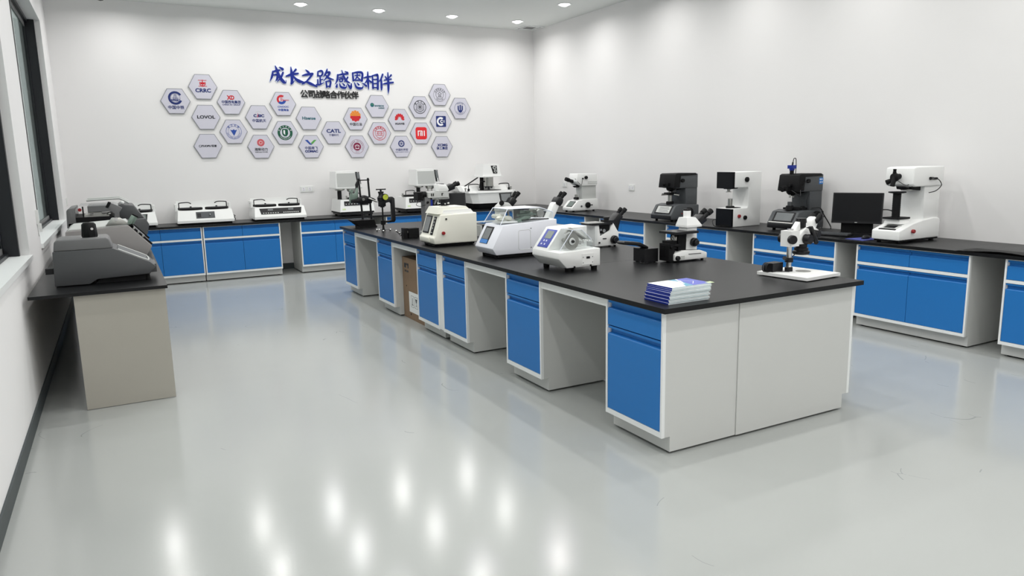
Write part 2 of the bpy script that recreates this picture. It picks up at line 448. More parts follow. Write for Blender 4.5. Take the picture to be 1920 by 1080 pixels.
isl = [(2.996,3.522,'blue drawer cabinet at the near left corner of the island, closest to the camera',.782),
       (4.304,4.824,'blue island cabinet under the small cutter with blue keypad',.728),
       (5.552,6.065,'blue island cabinet under the larger cutter with clear lid',0),
       (6.172,6.702,'blue island cabinet just nearer than the cardboard box',.719),
       (7.421,7.949,'blue island cabinet just beyond the cardboard box',.84),
       (8.789,9.33,'farthest blue cabinet of the island, under the black press stand',0)]
for y0, y1, lab, fil in isl:
    t = cabinet(lab, (2.53, y1, 0), -PI/2, y1-y0, .556, HI, False, False, 'cabinets along the left side of the island')
    if y0 == 6.172: B().box(y1-y0+.0015, y1-y0+.105, .012, .026, .105, HI, .001, 1).make('filler_strip', FRAME, t)
    if fil: B().box(-fil+.001, -.001, .005, .022, HI-.056, HI-.001, .002, 1).make('apron_rail', FRAME, t)   # pale rail over the knee space beyond
cabinet('white end panel cabinet at the near right of the island', (4.082, 2.99, 0), PI/2, .53, .994, HI, False, False, None)
tag(B().box(3.092,3.108,3.53,9.33,.01,HI-.01).make('partition_panel', LAM), 'white back panel closing the knee spaces under the island', 'panel')
# island worktop in sections with a pale apron over each knee space
t = thing('island_worktop', 'black worktop of the central island with equipment on it', 'worktop', (0,0,TI-.028))
IX0, IX1, IY0, IY1 = 2.5022, 4.1207, 2.9525, 9.3813
seam = [IY0, 4.588, 6.172, 7.782, IY1]
for a, b_ in zip(seam, seam[1:]):
    B().box(IX0, IX1, a+(.0012 if a > IY0 else 0), b_-(.0012 if b_ < IY1 else 0), 0, .028, .003, 1).make('slab', TOP, t)

backs = [(-.07,1.014,'blue back wall cabinet in the left corner beside the grey desk'),
         (1.028,2.103,'blue back wall cabinet under the two-disc grinder with black square panel'),
         (2.403,3.47,'blue back wall cabinet under the tall polisher with display head'),
         (3.77,4.84,'blue back wall cabinet seen behind the dial clamp stand'),
         (5.06,6.1,'blue back wall cabinet in the right corner under the large round polisher')]
for x0, x1, lab in backs:
    cabinet(lab, (x0, 11.28, 0), 0, x1-x0, .655, HS, True, True, 'cabinets along the back wall')
rights = [(2.105,3.173,'blue right wall cabinet cut by the right edge of the photo'),
          (3.443,4.504,'blue right wall cabinet right of the island end, under the white hardness tester'),
          (4.734,5.798,'blue right wall cabinet behind the stereo microscope'),
          (6.188,7.261,'blue right wall cabinet under the white tester with black front panels'),
          (7.698,8.735,'blue right wall cabinet behind the inverted microscope with round knob'),
          (9.108,10.15,'farthest blue cabinet of the right wall, near the room corner')]
for y0, y1, lab in rights:
    cabinet(lab, (6.15, y1, 0), -PI/2, y1-y0, .775, HS, True, True, 'cabinets along the right wall')
t = thing('wall_worktop', 'L-shaped black worktop along the back and right walls', 'worktop', (0,0,TS-.03))
w = B(); w.prof([(XL,11.25),(6.12,11.25),(6.12,1.2),(XR,1.2),(XR,YB),(XL,YB)], 0, .03, 'z', .003, 1); w.make('slab', TOP, t)
w = B()
n = 14
top, bot = [], []
for i in range(n+1):
    u = i/n; y = 3.55 - u*.75
    h = .002 + .020*math.sin(PI*min(1, u*1.05))**2
    top.append((y, .030+h)); bot.append((y, .0305))
ring = [(6.112 , p) for p in top]
bm = w.bm
va = [bm.verts.new((6.113, y, z)) for y, z in top]; vb = [bm.verts.new((6.25, y, .0310+(z-.03)*.45)) for y, z in top]
vc = [bm.verts.new((6.40, y, .0308)) for y, z in top]
for i in range(n):
    bm.faces.new((va[i], vb[i], vb[i+1], va[i+1])); bm.faces.new((vb[i], vc[i], vc[i+1], vb[i+1]))
r = bmesh.ops.solidify(bm, geom=bm.faces[:], thickness=.0015)
w.make('lifted_film', TOP, t)

# ------------------------------------------------------------------ grey desk on the left
t = thing('side_desk', 'grey desk with black top along the left window wall', 'desk', (0,0,0))
B().box(-.585, .248, 5.62, 10.6, TS-.022, TS, .002, 1).make('desktop', TOP, t)
for y in (5.65, 8.1, 10.55):
    B().box(-.33, .232, y, y+.018, .004, TS-.023, .001, 1).make('side_panel', BEIGE, t)
B().box(-.33, -.312, 5.669, 10.549, .06, TS-.024).make('back_panel', BEIGE, t)

# ------------------------------------------------------------------ wall sockets
def socket(label, x, y, z, wdt, rz, gang):
    t = thing('wall_socket', label, 'socket', (x,y,z), rz)
    B().box(-wdt/2, wdt/2, -.010, 0, -.045, .045, .004).make('plate', SOCK, t)
    for k in range(gang):
        cx = -wdt/2 + wdt*(k+.5)/gang
        B().box(cx-.026, cx+.026, -.0125, -.0095, -.028, .028, .001, 1).make('outlet_face', WPRINT, t)
        h = B()
        for dx, dz in ((-.009,-.012),(.009,-.012),(-.006,.012),(.006,.012)):
            h.box(cx+dx-.002, cx+dx+.002, -.0135, -.012, dz-.005, dz+.005)
        h.make('slots', BLACK, t)
t = tag(B().box(0,.012,-.045,.045,-.05,.05,.004).make('wall_switch', SOCK, loc=(XL, 11.66, 1.215)), 'white switch plate on the left wall in the far left corner', 'switch')
socket('white double wall socket on back wall left of the tall polisher', 2.69, YB, 1.262, .20, 0, 2)
socket('white wall socket on right wall beside the corner hardness tester', XR, 10.91, 1.215, .14, -PI/2, 1)
socket('white wall socket on right wall left of the charcoal hardness tester', XR, 9.01, 1.20, .14, -PI/2, 2)

# ------------------------------------------------------------------ wall lettering
def wallM(x, z, y=YB):
    return Matrix.Translation((x, y, z)) @ Matrix.Rotation(PI/2, 4, 'X')
BR = {
'成': [[(24,72,6),(17,45,9),(2,14,2)], [(20,68,5),(46,76,9),(66,80,6)], [(22,50,5),(48,54,8),(46,30,9),(36,20,3)], [(40,104,3),(48,80,10),(62,42,11),(84,14,12),(98,8,3)], [(98,10,4),(99,26,2)], [(84,66,8),(70,40,8),(44,12,2)], [(66,96,5),(82,86,11)]],
'长': [[(64,90,8),(48,74,7),(30,66,3)], [(2,50,6),(34,60,10),(76,68,7)], [(34,104,3),(36,70,11),(36,30,11),(30,8,8)], [(30,8,8),(40,14,5),(54,30,2)], [(42,56,5),(62,34,10),(84,22,12),(112,20,2)]],
'之': [[(34,98,3),(46,88,9),(56,82,8)], [(10,64,5),(38,70,9),(78,76,9)], [(80,76,9),(52,46,8),(20,20,5),(2,14,3)], [(2,14,4),(30,28,7),(62,18,11),(104,2,6)]],
'路': [[(14,88,6),(12,64,8)], [(14,88,5),(36,94,8),(44,82,8),(36,66,7)], [(12,64,6),(36,66,5)], [(26,64,7),(25,22,8)], [(27,42,5),(44,46,4)], [(10,42,6),(9,18,7)], [(0,12,7),(22,14,7),(50,28,2)], [(74,106,4),(66,84,9),(46,60,3)], [(64,84,6),(88,88,8),(80,70,9),(46,36,3)], [(60,72,5),(82,52,9),(112,46,3)], [(62,32,7),(64,0,8)], [(62,32,5),(90,36,8),(84,2,8)], [(64,4,6),(86,6,6)]],
'感': [[(20,78,7),(16,50,9),(2,24,3)], [(18,76,5),(50,82,8),(88,86,6)], [(30,64,5),(50,67,5)], [(30,54,6),(32,38,7)], [(30,54,5),(50,56,7),(46,40,6)], [(32,39,5),(48,41,5)], [(48,106,3),(58,70,9),(76,42,10),(98,34,3)], [(84,66,7),(72,48,7),(56,38,2)], [(70,98,5),(84,92,9)], [(12,24,4),(8,8,10)], [(28,28,4),(36,8,9),(58,2,9),(72,8,5),(72,20,2)], [(48,30,4),(58,18,8)], [(78,28,4),(98,4,12)]],
'恩': [[(20,92,7),(22,48,9)], [(20,92,5),(60,98,9),(84,92,9),(78,48,10)], [(34,78,5),(68,82,6)], [(50,90,6),(46,68,7),(32,54,3)], [(50,70,4),(64,56,7)], [(22,50,6),(78,51,6)], [(8,30,4),(4,10,10)], [(28,36,4),(40,8,9),(66,2,10),(82,8,6),(84,22,2)], [(46,34,4),(56,24,8)], [(82,34,4),(106,18,9)]],
'相': [[(0,66,5),(24,72,8),(50,76,6)], [(28,102,5),(26,50,11),(28,-2,4)], [(26,66,7),(16,46,7),(0,30,2)], [(30,56,4),(46,42,9)], [(58,80,7),(58,6,9)], [(58,80,5),(84,86,8),(94,80,9),(90,2,10)], [(60,58,5),(88,60,6)], [(60,34,5),(88,36,6)], [(60,10,5),(88,10,6)]],
'伴': [[(34,94,8),(20,66,7),(2,46,2)], [(22,66,8),(22,20,10),(20,0,6)], [(50,84,4),(58,70,9)], [(92,92,8),(78,76,5)], [(42,60,5),(66,64,7),(92,68,6)], [(34,36,5),(64,42,9),(104,48,7)], [(70,106,5),(70,60,10),(69,14,10),(66,-22,2)]],
}
SC = .0026
wd_ = {'成':'first','长':'second','之':'third','路':'fourth','感':'fifth','恩':'sixth','相':'seventh','伴':'last'}
tx = (2.363, 2.613, 2.835, 3.079, 3.379, 3.625, 3.858, 4.095)
tz = (3.018, 3.010, 2.992, 2.995, 2.985, 2.985, 2.985, 2.975)
for ch, x, z in zip('成长之路感恩相伴', tx, tz):
    t = thing('wall_character', 'blue raised brush-stroke character reading %s, %s in the slogan on the back wall' % (ch, wd_[ch]), 'wall lettering', (x, YB, z), 0, 'brush characters of the wall slogan')
    k = .96 if ch not in '之' else .88
    M = Matrix.Rotation(PI/2, 4, 'X') @ Matrix.Diagonal((SC*k, SC*1.02, 1, 1)) @ Matrix.Translation((-50, -50, 0))
    a, b_ = B(), B()
    for q, st in enumerate(BR[ch]):
        st = [(p[0], p[1], .80*p[2]**1.27) for p in st]
        a.ribbon(st, .001, .0085+.0004*q, 3.6, M); b_.ribbon(st, .008, .0165+.0004*q, 0, M)
    a.make('white_backing', OUTL, t); b_.make('stroke_face', LET, t)
sub = '公司战略合作伙伴'
for i, ch in enumerate(sub):
    x, z = 2.751+i*.1168, 2.742-.0006*i
    b_ = B().text(ch, .128, 0, 0, wallM(0, 0, 0), bold=.0030, ext=.006)
    o = b_.make('wall_character', LETB, loc=(x, YB-.012, z))
    tag(o, 'small black character reading %s, %s in the line under the blue slogan' % (ch, ('first','second','third','fourth','fifth','sixth','seventh','last')[i]), 'wall lettering', 'small black characters under the slogan')

# ------------------------------------------------------------------ hexagonal partner signs
HP = [(0.885,2.601),(1.273,2.815),(1.651,2.600),(1.279,2.376),(2.036,2.383),(2.412,2.589),(1.653,2.166),(1.272,1.954),(2.034,1.939),(2.412,2.149),(2.796,2.373),(2.804,1.932),(3.179,2.149),(3.553,2.371),(3.554,1.925),(3.931,2.577),(3.949,2.14),(4.31,2.36),(4.322,1.918),(4.684,2.576),(4.689,2.139),(5.063,2.339),(5.056,2.787),(5.436,2.565),(5.066,1.911)]
def hexpts(r):
    return [(r*math.cos(PI/3*i), r*math.sin(PI/3*i)*1.02) for i in range(6)]
def arc(cx, cz, r, a0, a1, n=24):
    return [(cx+r*math.cos(math.radians(a0+(a1-a0)*i/n)), cz+r*math.sin(math.radians(a0+(a1-a0)*i/n))) for i in range(n+1)]
Z1, Z2 = .0215, .0225       # print layers in front of the plate face
def sector(cx, cz, r0, r1, a0=0, a1=360):
    n = max(6, int(abs(a1-a0)/10))
    return ('q', arc(cx,cz,r1,a0,a1,n), arc(cx,cz,r0,a0,a1,n))
def put(bb, shp, z=Z1):
    bb.layer += 1; z += .00003*bb.layer
    M = Matrix.Rotation(PI/2, 4, 'X')
    if shp[0] == 'q':
        o_, i_ = shp[1], shp[2]
        vo = [bb.bm.verts.new(M @ Vector((p[0], p[1], z))) for p in o_]; vi = [bb.bm.verts.new(M @ Vector((p[0], p[1], z))) for p in i_]
        for k in range(len(vo)-1):
            bb.bm.faces.new((vo[k], vo[k+1], vi[k+1], vi[k]))
    else:
        bb.bm.faces.new([bb.bm.verts.new(M @ Vector((p[0], p[1], z))) for p in shp[1]])
    return bb
def disc(cx, cz, r, n=28): return ('p', arc(cx, cz, r, 0, 360-360/n, n-1))
def pg(*pts): return ('p', list(pts))
def ringtext(bb, s, r, a0, a1, size, z=Z2, cx=0, cz=0):
    n = len(s)
    for i, c in enumerate(s):
        a = math.radians(a0+(a1-a0)*(i+.5)/n)
        up = a0 > a1
        M = Matrix.Rotation(PI/2, 4, 'X') @ Matrix.Translation((cx+r*math.cos(a), cz+r*math.sin(a), z)) @ Matrix.Rotation(a-PI/2 if up else a+PI/2, 4, 'Z')
        bb.text(c, size, 0, 0, M, bold=.0004, ext=.0002)
WM = Matrix.Rotation(PI/2, 4, 'X') @ Matrix.Translation((0,0,Z1))
def T(bb, s, size, x, z, bold=.0015, sx=1., shear=0.): return bb.text(s, size, x, z, WM, bold, .0004, sx, 'CENTER', shear)
def sign(i, lab):
    x, z = HP[i]
    t = thing('hexagonal_sign', lab, 'wall sign', (x, YB, z), 0, 'hexagonal partner signs on the back wall')
    M = Matrix.Rotation(PI/2, 4, 'X')
    B().prof(hexpts(.202), .006, .018, 'z', 0, 1, M).make('edge', HEXE, t)
    B().prof(hexpts(.192), .010, .0205, 'z', 0, 1, M).make('face', HEX, t)
    return t
E_ = lambda bb, name, m, t: bb.make(name, m, t, recalc=False)
def twocol(t, *parts):
    for nm, m, bb in parts: E_(bb, nm, m, t)
t = sign(0, 'hexagonal sign with navy open-ring globe emblem, leftmost of all')
a = B(); put(a, sector(0,.045,.068,.096,30,335)); put(a, sector(0,.045,.062,.066))
for q in (-25, 0, 25): put(a, pg((q*.0012-.003,.0),(q*.0012+.003,.0),(q*.0004+.003,.10),(q*.0004-.003,.10)))
put(a, pg((-.045,.04),(.045,.04),(.045,.046),(-.045,.046))); T(a,'WREC',.04,0,.012,.002)
T(a,'中国中铁',.055,0,-.092); E_(a,'emblem',INKN,t)
t = sign(1, 'hexagonal sign with red wheel emblem and CRRC lettering, topmost on the left')
a = B(); put(a, sector(0,.05,.034,.044,150,390)); put(a, sector(0,.05,.034,.044,20,-30))
for sgn in (1,-1): put(a, pg((-.058,.05+sgn*.038),(.058,.05+sgn*.038),(.058,.05+sgn*.046),(-.058,.05+sgn*.046)))
put(a, pg((-.006,.0),(.006,.0),(.006,.1),(-.006,.1))); put(a, pg((-.03,.035),(.03,.035),(.03,.065),(-.03,.065)))
E_(a,'emblem',INKR,t); b_ = B(); T(b_,'CRRC',.075,0,-.055,.003,1.1); E_(b_,'caption',INKN,t)
t = sign(2, 'hexagonal sign with red XD letters above two lines of text')
a = B(); T(a,'XD',.08,0,.065,.004,.85); E_(a,'emblem',INKR,t)
b_ = B(); T(b_,'中国西电集团',.046,0,.0); T(b_,'CHINA XD GROUP',.03,0,-.038,.0006); E_(b_,'caption',INKN,t)
t = sign(3, 'hexagonal sign with dark LOVOL wordmark only')
b_ = B(); T(b_,'LOVOL',.062,0,.0,.0025,1.25); E_(b_,'caption',INKK,t)
t = sign(4, 'hexagonal sign with grey arc and red star over dark capitals')
a = B(); put(a, sector(0,.03,.054,.059,-10,190)); E_(a,'arc',LGREY,t)
b_ = B(); T(b_,'C SIC',.055,0,.02,.003,1.2); T(b_,'中国航天',.052,0,-.055,.001); E_(b_,'caption',INKN,t)
c = B(); put(c, pg((-.03,-.015),(-.01,.07),(-.008,.03),(.01,.02),(-.012,.01))); E_(c,'star',INKR,t)
t = sign(5, 'hexagonal sign with red and blue round platform emblem below the blue slogan')
a = B(); put(a, sector(-.02,.065,.040,.070,55,225)); put(a, pg((-.03,.04),(-.016,.04),(-.02,.13),(-.026,.13))); put(a, pg((0,.04),(.012,.04),(-.01,.1)))
T(a,'CNOOC',.026,.045,.055,.001); E_(a,'emblem',INKR,t)
b_ = B(); put(b_, sector(-.02,.065,.034,.072,225,345)); T(b_,'CNOOC',.034,0,-.045,.001,1.3); T(b_,'中国海油',.04,0,-.095); E_(b_,'caption',INKB,t)
t = sign(6, 'hexagonal sign with blue ring seal and eagle triangle')
a = B(); put(a, sector(0,0,.108,.113)); put(a, sector(0,0,.078,.081)); put(a, pg((-.05,.03),(0,-.065),(.05,.03),(.02,.02),(0,.035),(-.02,.02)))
ringtext(a,'浙江大学',.094,150,30,.03); ringtext(a,'ZHEJIANG UNIVERSITY',.095,190,350,.018); E_(a,'seal',INKB,t)
t = sign(7, 'hexagonal sign with small dark wordmark, lowest on the left')
b_ = B(); put(b_, sector(-.11,.0,.012,.018,60,380)); T(b_,'TUOPU',.036,-.03,0,.002,1.15,.2); T(b_,'拓普',.036,.085,0); E_(b_,'caption',INKK,t)
t = sign(8, 'hexagonal sign with red square-in-circle emblem over brush characters')
a = B(); put(a, sector(0,.06,.046,.055)); put(a, disc(0,.06,.043)); E_(a,'emblem',INKR,t)
d_ = B()
for k in (.014,.026): put(d_, sector(0,.06,k,k+.004), Z2)
E_(d_,'emblem_lines',WPRINT,t); b_ = B(); T(b_,'潍柴动力',.05,0,-.045,.001); T(b_,'WEICHAI POWER',.024,0,-.085,.0005); E_(b_,'caption',INKK,t)
t = sign(9, 'hexagonal sign with green round seal and pale shield')
a = B(); put(a, sector(0,0,.076,.115)); put(a, pg((-.045,.05),(-.045,-.02),(-.02,-.055),(.02,-.055),(.045,-.02),(.045,.05),(.02,.06),(-.02,.06))); E_(a,'seal',INKG,t)
d_ = B(); put(d_, pg((-.024,.04),(-.024,-.01),(0,-.035),(.0,-.01),(.0,.04)), Z2); ringtext(d_,'北京工业大学',.096,170,10,.024,Z2); ringtext(d_,'TECHNOLOGY',.096,210,330,.02,Z2); E_(d_,'seal_lines',WPRINT,t)
t = sign(10, 'hexagonal sign with teal Hisense wordmark')
b_ = B(); T(b_,'Hisense',.066,0,.0,.002); E_(b_,'caption',INKT,t)
t = sign(11, 'hexagonal sign with blue and green swoosh wing over two lines')
a = B(); put(a, pg((-.095,.105),(-.05,.105),(.0,.045),(.02,.05),(.01,.03),(-.02,.03))); E_(a,'blue_wing',INKB,t)
d_ = B(); put(d_, pg((.0,.06),(.05,.105),(.09,.105),(.03,.045),(.012,.035))); E_(d_,'green_wing',INKL,t)
b_ = B(); T(b_,'中国商飞',.052,0,-.025,.001); T(b_,'COMAC',.048,0,-.075,.003,1.15); E_(b_,'caption',INKN,t)
t = sign(12, 'hexagonal sign with dark serif CATL wordmark and small caption')
b_ = B(); T(b_,'CATL',.078,0,.025,.003,1.2); T(b_,'宁德时代',.04,0,-.04,.0005); E_(b_,'caption',INKN,t)
t = sign(13, 'hexagonal sign with red and orange petal flower emblem')
a, d_ = B(), B()
for k in range(10):
    an = math.radians(36*k+18); cx, cz = .066*math.cos(an), .045+.066*math.sin(an)
    (put(a if an > PI else d_, disc(cx, cz, .026, 14)))
put(a, ('p', arc(0,.045,.066,180,360,20))); E_(a,'lower_petals',INKR,t)
put(d_, ('p', arc(0,.045,.066,0,180,20))); E_(d_,'upper_petals',INKO,t)
r_ = B()
for k in range(7): 
    an = math.radians(30*k); put(r_, pg((0,.045),(.085*math.cos(an-.04),.045+.085*math.sin(an-.04)),(.085*math.cos(an+.04),.045+.085*math.sin(an+.04))), Z2)
E_(r_,'rays',INKR,t); b_ = B(); T(b_,'中国石油',.052,0,-.09,.001); E_(b_,'caption',INKK,t)
t = sign(14, 'hexagonal sign with maroon round seal, bottom row below the petal sign')
a = B(); put(a, sector(0,0,.112,.116)); put(a, disc(0,0,.066)); ringtext(a,'TSINGHUA UNIVERSITY',.09,215,-35,.026); ringtext(a,'1911',.09,245,295,.026); E_(a,'seal',INKM,t)
d_ = B(); put(d_, pg((-.04,.01),(.04,.01),(.04,.016),(-.04,.016)), Z2); put(d_, sector(0,0,.028,.033), Z2); put(d_, pg((-.035,-.03),(.035,-.03),(.035,-.036),(-.035,-.036)), Z2); E_(d_,'seal_lines',WPRINT,t)
t = sign(15, 'hexagonal sign with small teal globe and ENVISION wordmark')
a = B(); put(a, disc(-.085,.02,.033)); E_(a,'emblem',INKT,t)
d_ = B(); put(d_, pg((-.115,.02),(-.085,.034),(-.056,.026),(-.056,.02),(-.085,.026)), Z2); E_(d_,'emblem_wave',INKL,t)
b_ = B(); T(b_,'ENVISION',.036,.035,.005,.0016); T(b_,'远景集团',.026,.07,-.03,.0004); E_(b_,'caption',INKT,t)
t = sign(16, 'hexagonal sign with red double-ring seal of book and gear')
a = B(); put(a, sector(0,0,.108,.116)); put(a, sector(0,0,.072,.078)); put(a, sector(0,0,.03,.036)); ringtext(a,'上海交通大学',.092,165,15,.032); ringtext(a,'1896',.092,240,300,.024)
for q in (.03,.0,-.03): put(a, pg((-.055,q-.004),(.055,q-.004),(.055,q+.004),(-.055,q+.004)))
E_(a,'seal',INKR,t)
t = sign(17, 'hexagonal sign with red fan of eight petals')
a = B()
for k in range(8):
    an = math.radians(-8+196*k/7); ca, sa = math.cos(an), math.sin(an)
    f_ = lambda u, v: (u*ca - v*sa, .02+u*sa + v*ca)
    put(a, pg(f_(.02,0),f_(.055,-.017),f_(.078,-.016),f_(.088,0),f_(.078,.016),f_(.055,.017)))
E_(a,'emblem',INKR,t); b_ = B(); T(b_,'HUAWEI',.042,0,-.065,.002); E_(b_,'caption',INKK,t)
t = sign(18, 'hexagonal sign with small navy round emblem over brush characters, bottom row')
a = B(); put(a, sector(0,.05,.038,.056)); 
for k in range(3):
    an = math.radians(60*k); ca, sa = math.cos(an), math.sin(an); put(a, pg((-.036*ca-.004*sa,.05-.036*sa+.004*ca),(.036*ca-.004*sa,.05+.036*sa+.004*ca),(.036*ca+.004*sa,.05+.036*sa-.004*ca),(-.036*ca+.004*sa,.05-.036*sa-.004*ca)))
T(a,'中国科学院',.044,0,-.055,.0004,1,.2); T(a,'CHINESE ACADEMY OF SCIENCES',.016,0,-.09,.0001); E_(a,'emblem',INKN,t)
t = sign(19, 'hexagonal sign with dark concentric star seal left of the top right sign')
a = B(); put(a, sector(0,0,.103,.113)); put(a, sector(0,0,.066,.074)); put(a, sector(0,0,.044,.05)); put(a, disc(0,0,.014))
for k in range(10):
    an = math.radians(36*k); ca, sa = math.cos(an), math.sin(an); put(a, pg((.018*ca-.006*sa,.018*sa+.006*ca),(.05*ca,.05*sa),(.018*ca+.006*sa,.018*sa-.006*ca)))
ringtext(a,'清华大学',.088,165,15,.03); ringtext(a,'UNIVERSITY',.088,200,340,.024); E_(a,'seal',INKK,t)
t = sign(20, 'hexagonal sign with red rounded square badge')
def rsq(h, r, z=0): 
    return ('p', arc(h-r,h-r+z,r,0,90,6)+arc(-h+r,h-r+z,r,90,180,6)+arc(-h+r,-h+r+z,r,180,270,6)+arc(h-r,-h+r+z,r,270,360,6))
a = B(); put(a, rsq(.103,.04)); E_(a,'badge',INKRED2,t)
d_ = B()
for q in ((-.064,-.046,-.045,.045),(-.02,-.003,-.045,.02),(.046,.064,-.045,.045)): put(d_, pg((q[0],q[2]),(q[1],q[2]),(q[1],q[3]),(q[0],q[3])), Z2)
put(d_, pg((-.064,.03),(.022,.03),(.022,.045),(-.064,.045)), Z2); put(d_, pg((.006,-.045),(.024,-.045),(.024,.04),(.006,.04)), Z2); E_(d_,'badge_lines',WPRINT,t)
t = sign(21, 'hexagonal sign with navy square holding a white C')
a = B(); put(a, rsq(.093,.015)); E_(a,'badge',INKN,t)
d_ = B(); put(d_, sector(-.005,0,.042,.074,50,310), Z2); put(d_, sector(.012,0,.013,.028,40,320), Z2); put(d_, pg((.04,-.022),(.047,-.022),(.047,.022),(.04,.022)), Z2); put(d_, pg((.06,-.022),(.067,-.022),(.067,.022),(.06,.022)), Z2); E_(d_,'badge_lines',WPRINT,t)
t = sign(22, 'hexagonal sign with thin grey house seal, topmost on the right')
a = B(); put(a, sector(0,0,.112,.116)); put(a, sector(0,0,.066,.072)); put(a, pg((-.04,.015),(0,.05),(.04,.015),(.034,.01),(0,.04),(-.034,.01)))
for q in (-.02,.0,.02): put(a, pg((q-.004,-.035),(q+.004,-.035),(q+.004,.012),(q-.004,.012)))
put(a, pg((-.04,-.04),(.04,-.04),(.04,-.034),(-.04,-.034))); ringtext(a,'北京科技大学',.092,160,20,.028); ringtext(a,'BEIJING',.092,225,315,.024); E_(a,'seal',INKK,t)
t = sign(23, 'hexagonal sign with navy tulip emblem, rightmost of all')
a = B(); put(a, sector(0,0,.104,.109)); put(a, pg((-.05,.04),(-.05,-.02),(-.03,-.06),(0,-.075),(.03,-.06),(.05,-.02),(.05,.04),(.028,.055),(.022,-.03),(.012,-.03),(.012,.06),(-.012,.06),(-.012,-.03),(-.022,-.03),(-.028,.055)))
ringtext(a,'吉林大学',.086,130,50,.022); ringtext(a,'JILIN UNIVERSITY',.088,215,325,.016); E_(a,'emblem',INKN,t)
t = sign(24, 'hexagonal sign with two bold navy text lines, lowest on the right')
b_ = B(); T(b_,'XCMG',.055,.01,.025,.003,1.15); T(b_,'徐工集团',.052,0,-.03,.002); E_(b_,'caption',INKN,t)

# ------------------------------------------------------------------ machines on the island
def feet(t, spots, h=.03, r=.02, m=None):
    for x, y in spots: B().cyl((x,y,0),(x,y,h), r*.9, r, 14).make('foot', m or RUB, t)
def knob(b, c, d, r, l, n=24):
    c, d = Vector(c), Vector(d).normalized()
    return b.lathe([(r*.6,0),(r,l*.12),(r,l*.85),(r*.85,l),(.0001,l)], c, d, n)
def bino(parent, p, tilt, y, L=.12, sep=.032, r=.017, head=True, mt=None, ml=None):
    """binocular head: prism block and two eyepiece tubes, looking along +x and up"""
    c, s_ = math.cos(tilt), math.sin(tilt)
    P = lambda u, v: (p[0]+u*c-v*s_, p[1]+u*s_+v*c)
    h = None
    if head:
        b = B().prof([P(-.02,-.032),P(.07,-.036),(P(.075,.01)),P(.06,.03),P(-.02,.03)], y-.048, y+.048, 'y', .01)
        h = b.make('prism_head', mt or BLACK, parent)
    for sg in (-1, 1):
        b = B(); a = P(.05, 0); e = P(.05+L*.62, .0); f = P(.05+L, .0)
        b.cyl((a[0], y+sg*sep, a[1]), (e[0], y+sg*sep, e[1]), r*.85, r*.85, 16)
        b.cyl((e[0], y+sg*sep, e[1]), (f[0], y+sg*sep, f[1]), r*1.1, r*1.2, 18, .003)
        b.make('eyepiece', ml or MATTE, parent)
    return h

# brochures ---------------------------------------------------------------
names_b = ['topmost brochure of the stack, with white and violet geometric cover'] + \
  ['blue-spined brochure %s from the top of the stack on the island' % o for o in ('second','third','fourth','fifth','sixth','seventh','eighth','ninth')] + ['bottom brochure of the stack, lying on the black worktop']
nB = 10
for k in range(nB):
    i = nB-1-k
    th = .0092
    dx = [0,.004,.003,.008,.007,.012,.011,.018,.022,.026][k]; dy = random.uniform(-.003,.004)
    t = thing('brochure', names_b[i], 'brochure', (2.595+dx, 3.035+dy, TI+k*th+.0002), math.radians([0,-.4,.5,-.3,.8,.2,-.5,.6,.9,1.6][k]), 'brochures stacked on the island corner')
    c = B()
    c.box(0,.296,0,.205,0,.0009).box(0,.296,0,.205,th-.0014,th-.0005).box(-.0012,.0,0,.205,0,th-.0005)
    c.make('cover', PAPER, t)
    B().box(-.0022,-.0010,-.0006,.2056,0,th-.0007).make('spine', NAVY, t)
    B().box(.0005,.292,.001,.204,.0010,th-.0016).make('pages', PAGES, t)
    if i == 0:
        q = th-.0004
        B().prof([(.155,.001),(.295,.001),(.295,.204),(.20,.204),(.155,.10)], q, q+.0002, 'z').make('violet_print', VIOLET, t)
        B().prof([(.10,.001),(.155,.001),(.205,.204),(.15,.204),(.175,.13)], q+.0002, q+.0004, 'z').make('teal_print', TEAL, t)
        b = B(); b.prof([(.205,.204),(.215,.204),(.15,.06),(.14,.06)], q+.0004, q+.0006, 'z')
        for a0, a1 in (((.19,.04),(.25,.10)),((.25,.10),(.20,.16)),((.20,.16),(.17,.10))):
            b.box(0, math.hypot(a1[0]-a0[0],a1[1]-a0[1]), -.002, .002, q+.0004, q+.0006, M=Matrix.Translation((a0[0],a0[1],0)) @ Matrix.Rotation(math.atan2(a1[1]-a0[1],a1[0]-a0[0]),4,'Z'))
        b.make('white_print_lines', WPRINT, t)
        B().prof([(.27,.0),(.31,-.006),(.316,.035),(.272,.03)], q+.0004, q+.0012, 'z').make('pale_green_tab', MINT, t)
        pass

# stereo microscope -----------------------------------------------------------
t = thing('stereo_microscope', 'stereo microscope on a flat white base plate at the near right corner of the island', 'microscope', (3.785, 3.10, TI), math.radians(4.5))
B().box(0,.35,.01,.395,.006,.026,.006).make('base_plate', WHITE, t)
feet(t, ((.03,.04),(.32,.04),(.03,.36),(.32,.36)), .007, .012)
B().cyl((.225,.20,.026),(.225,.20,.0285),.048,None,32).make('stage_disc', STEEL, t)
px, py = .158, .265
B().cyl((px,py,.026),(px,py,.30),.0175,None,24).make('pillar', CHROME, t)
B().lathe([(.026,.026),(.026,.052),(.022,.055)],(px,py,0)).make('pillar_collar', BLACK, t)
b = B().lathe([(.027,.088),(.027,.118)],(px,py,0)); b.cyl((px-.02,py,.104),(px-.05,py,.12),.011,.014,16)
b.make('clamp_ring', BLACK, t)
B().box(px-.045,px+.045,py-.04,py+.04,.195,.300,.006).make('focus_block', WHITE, t)
B().cyl((px,py,.30),(px,py,.312),.02,None,20).make('pillar_cap', CHROME, t)
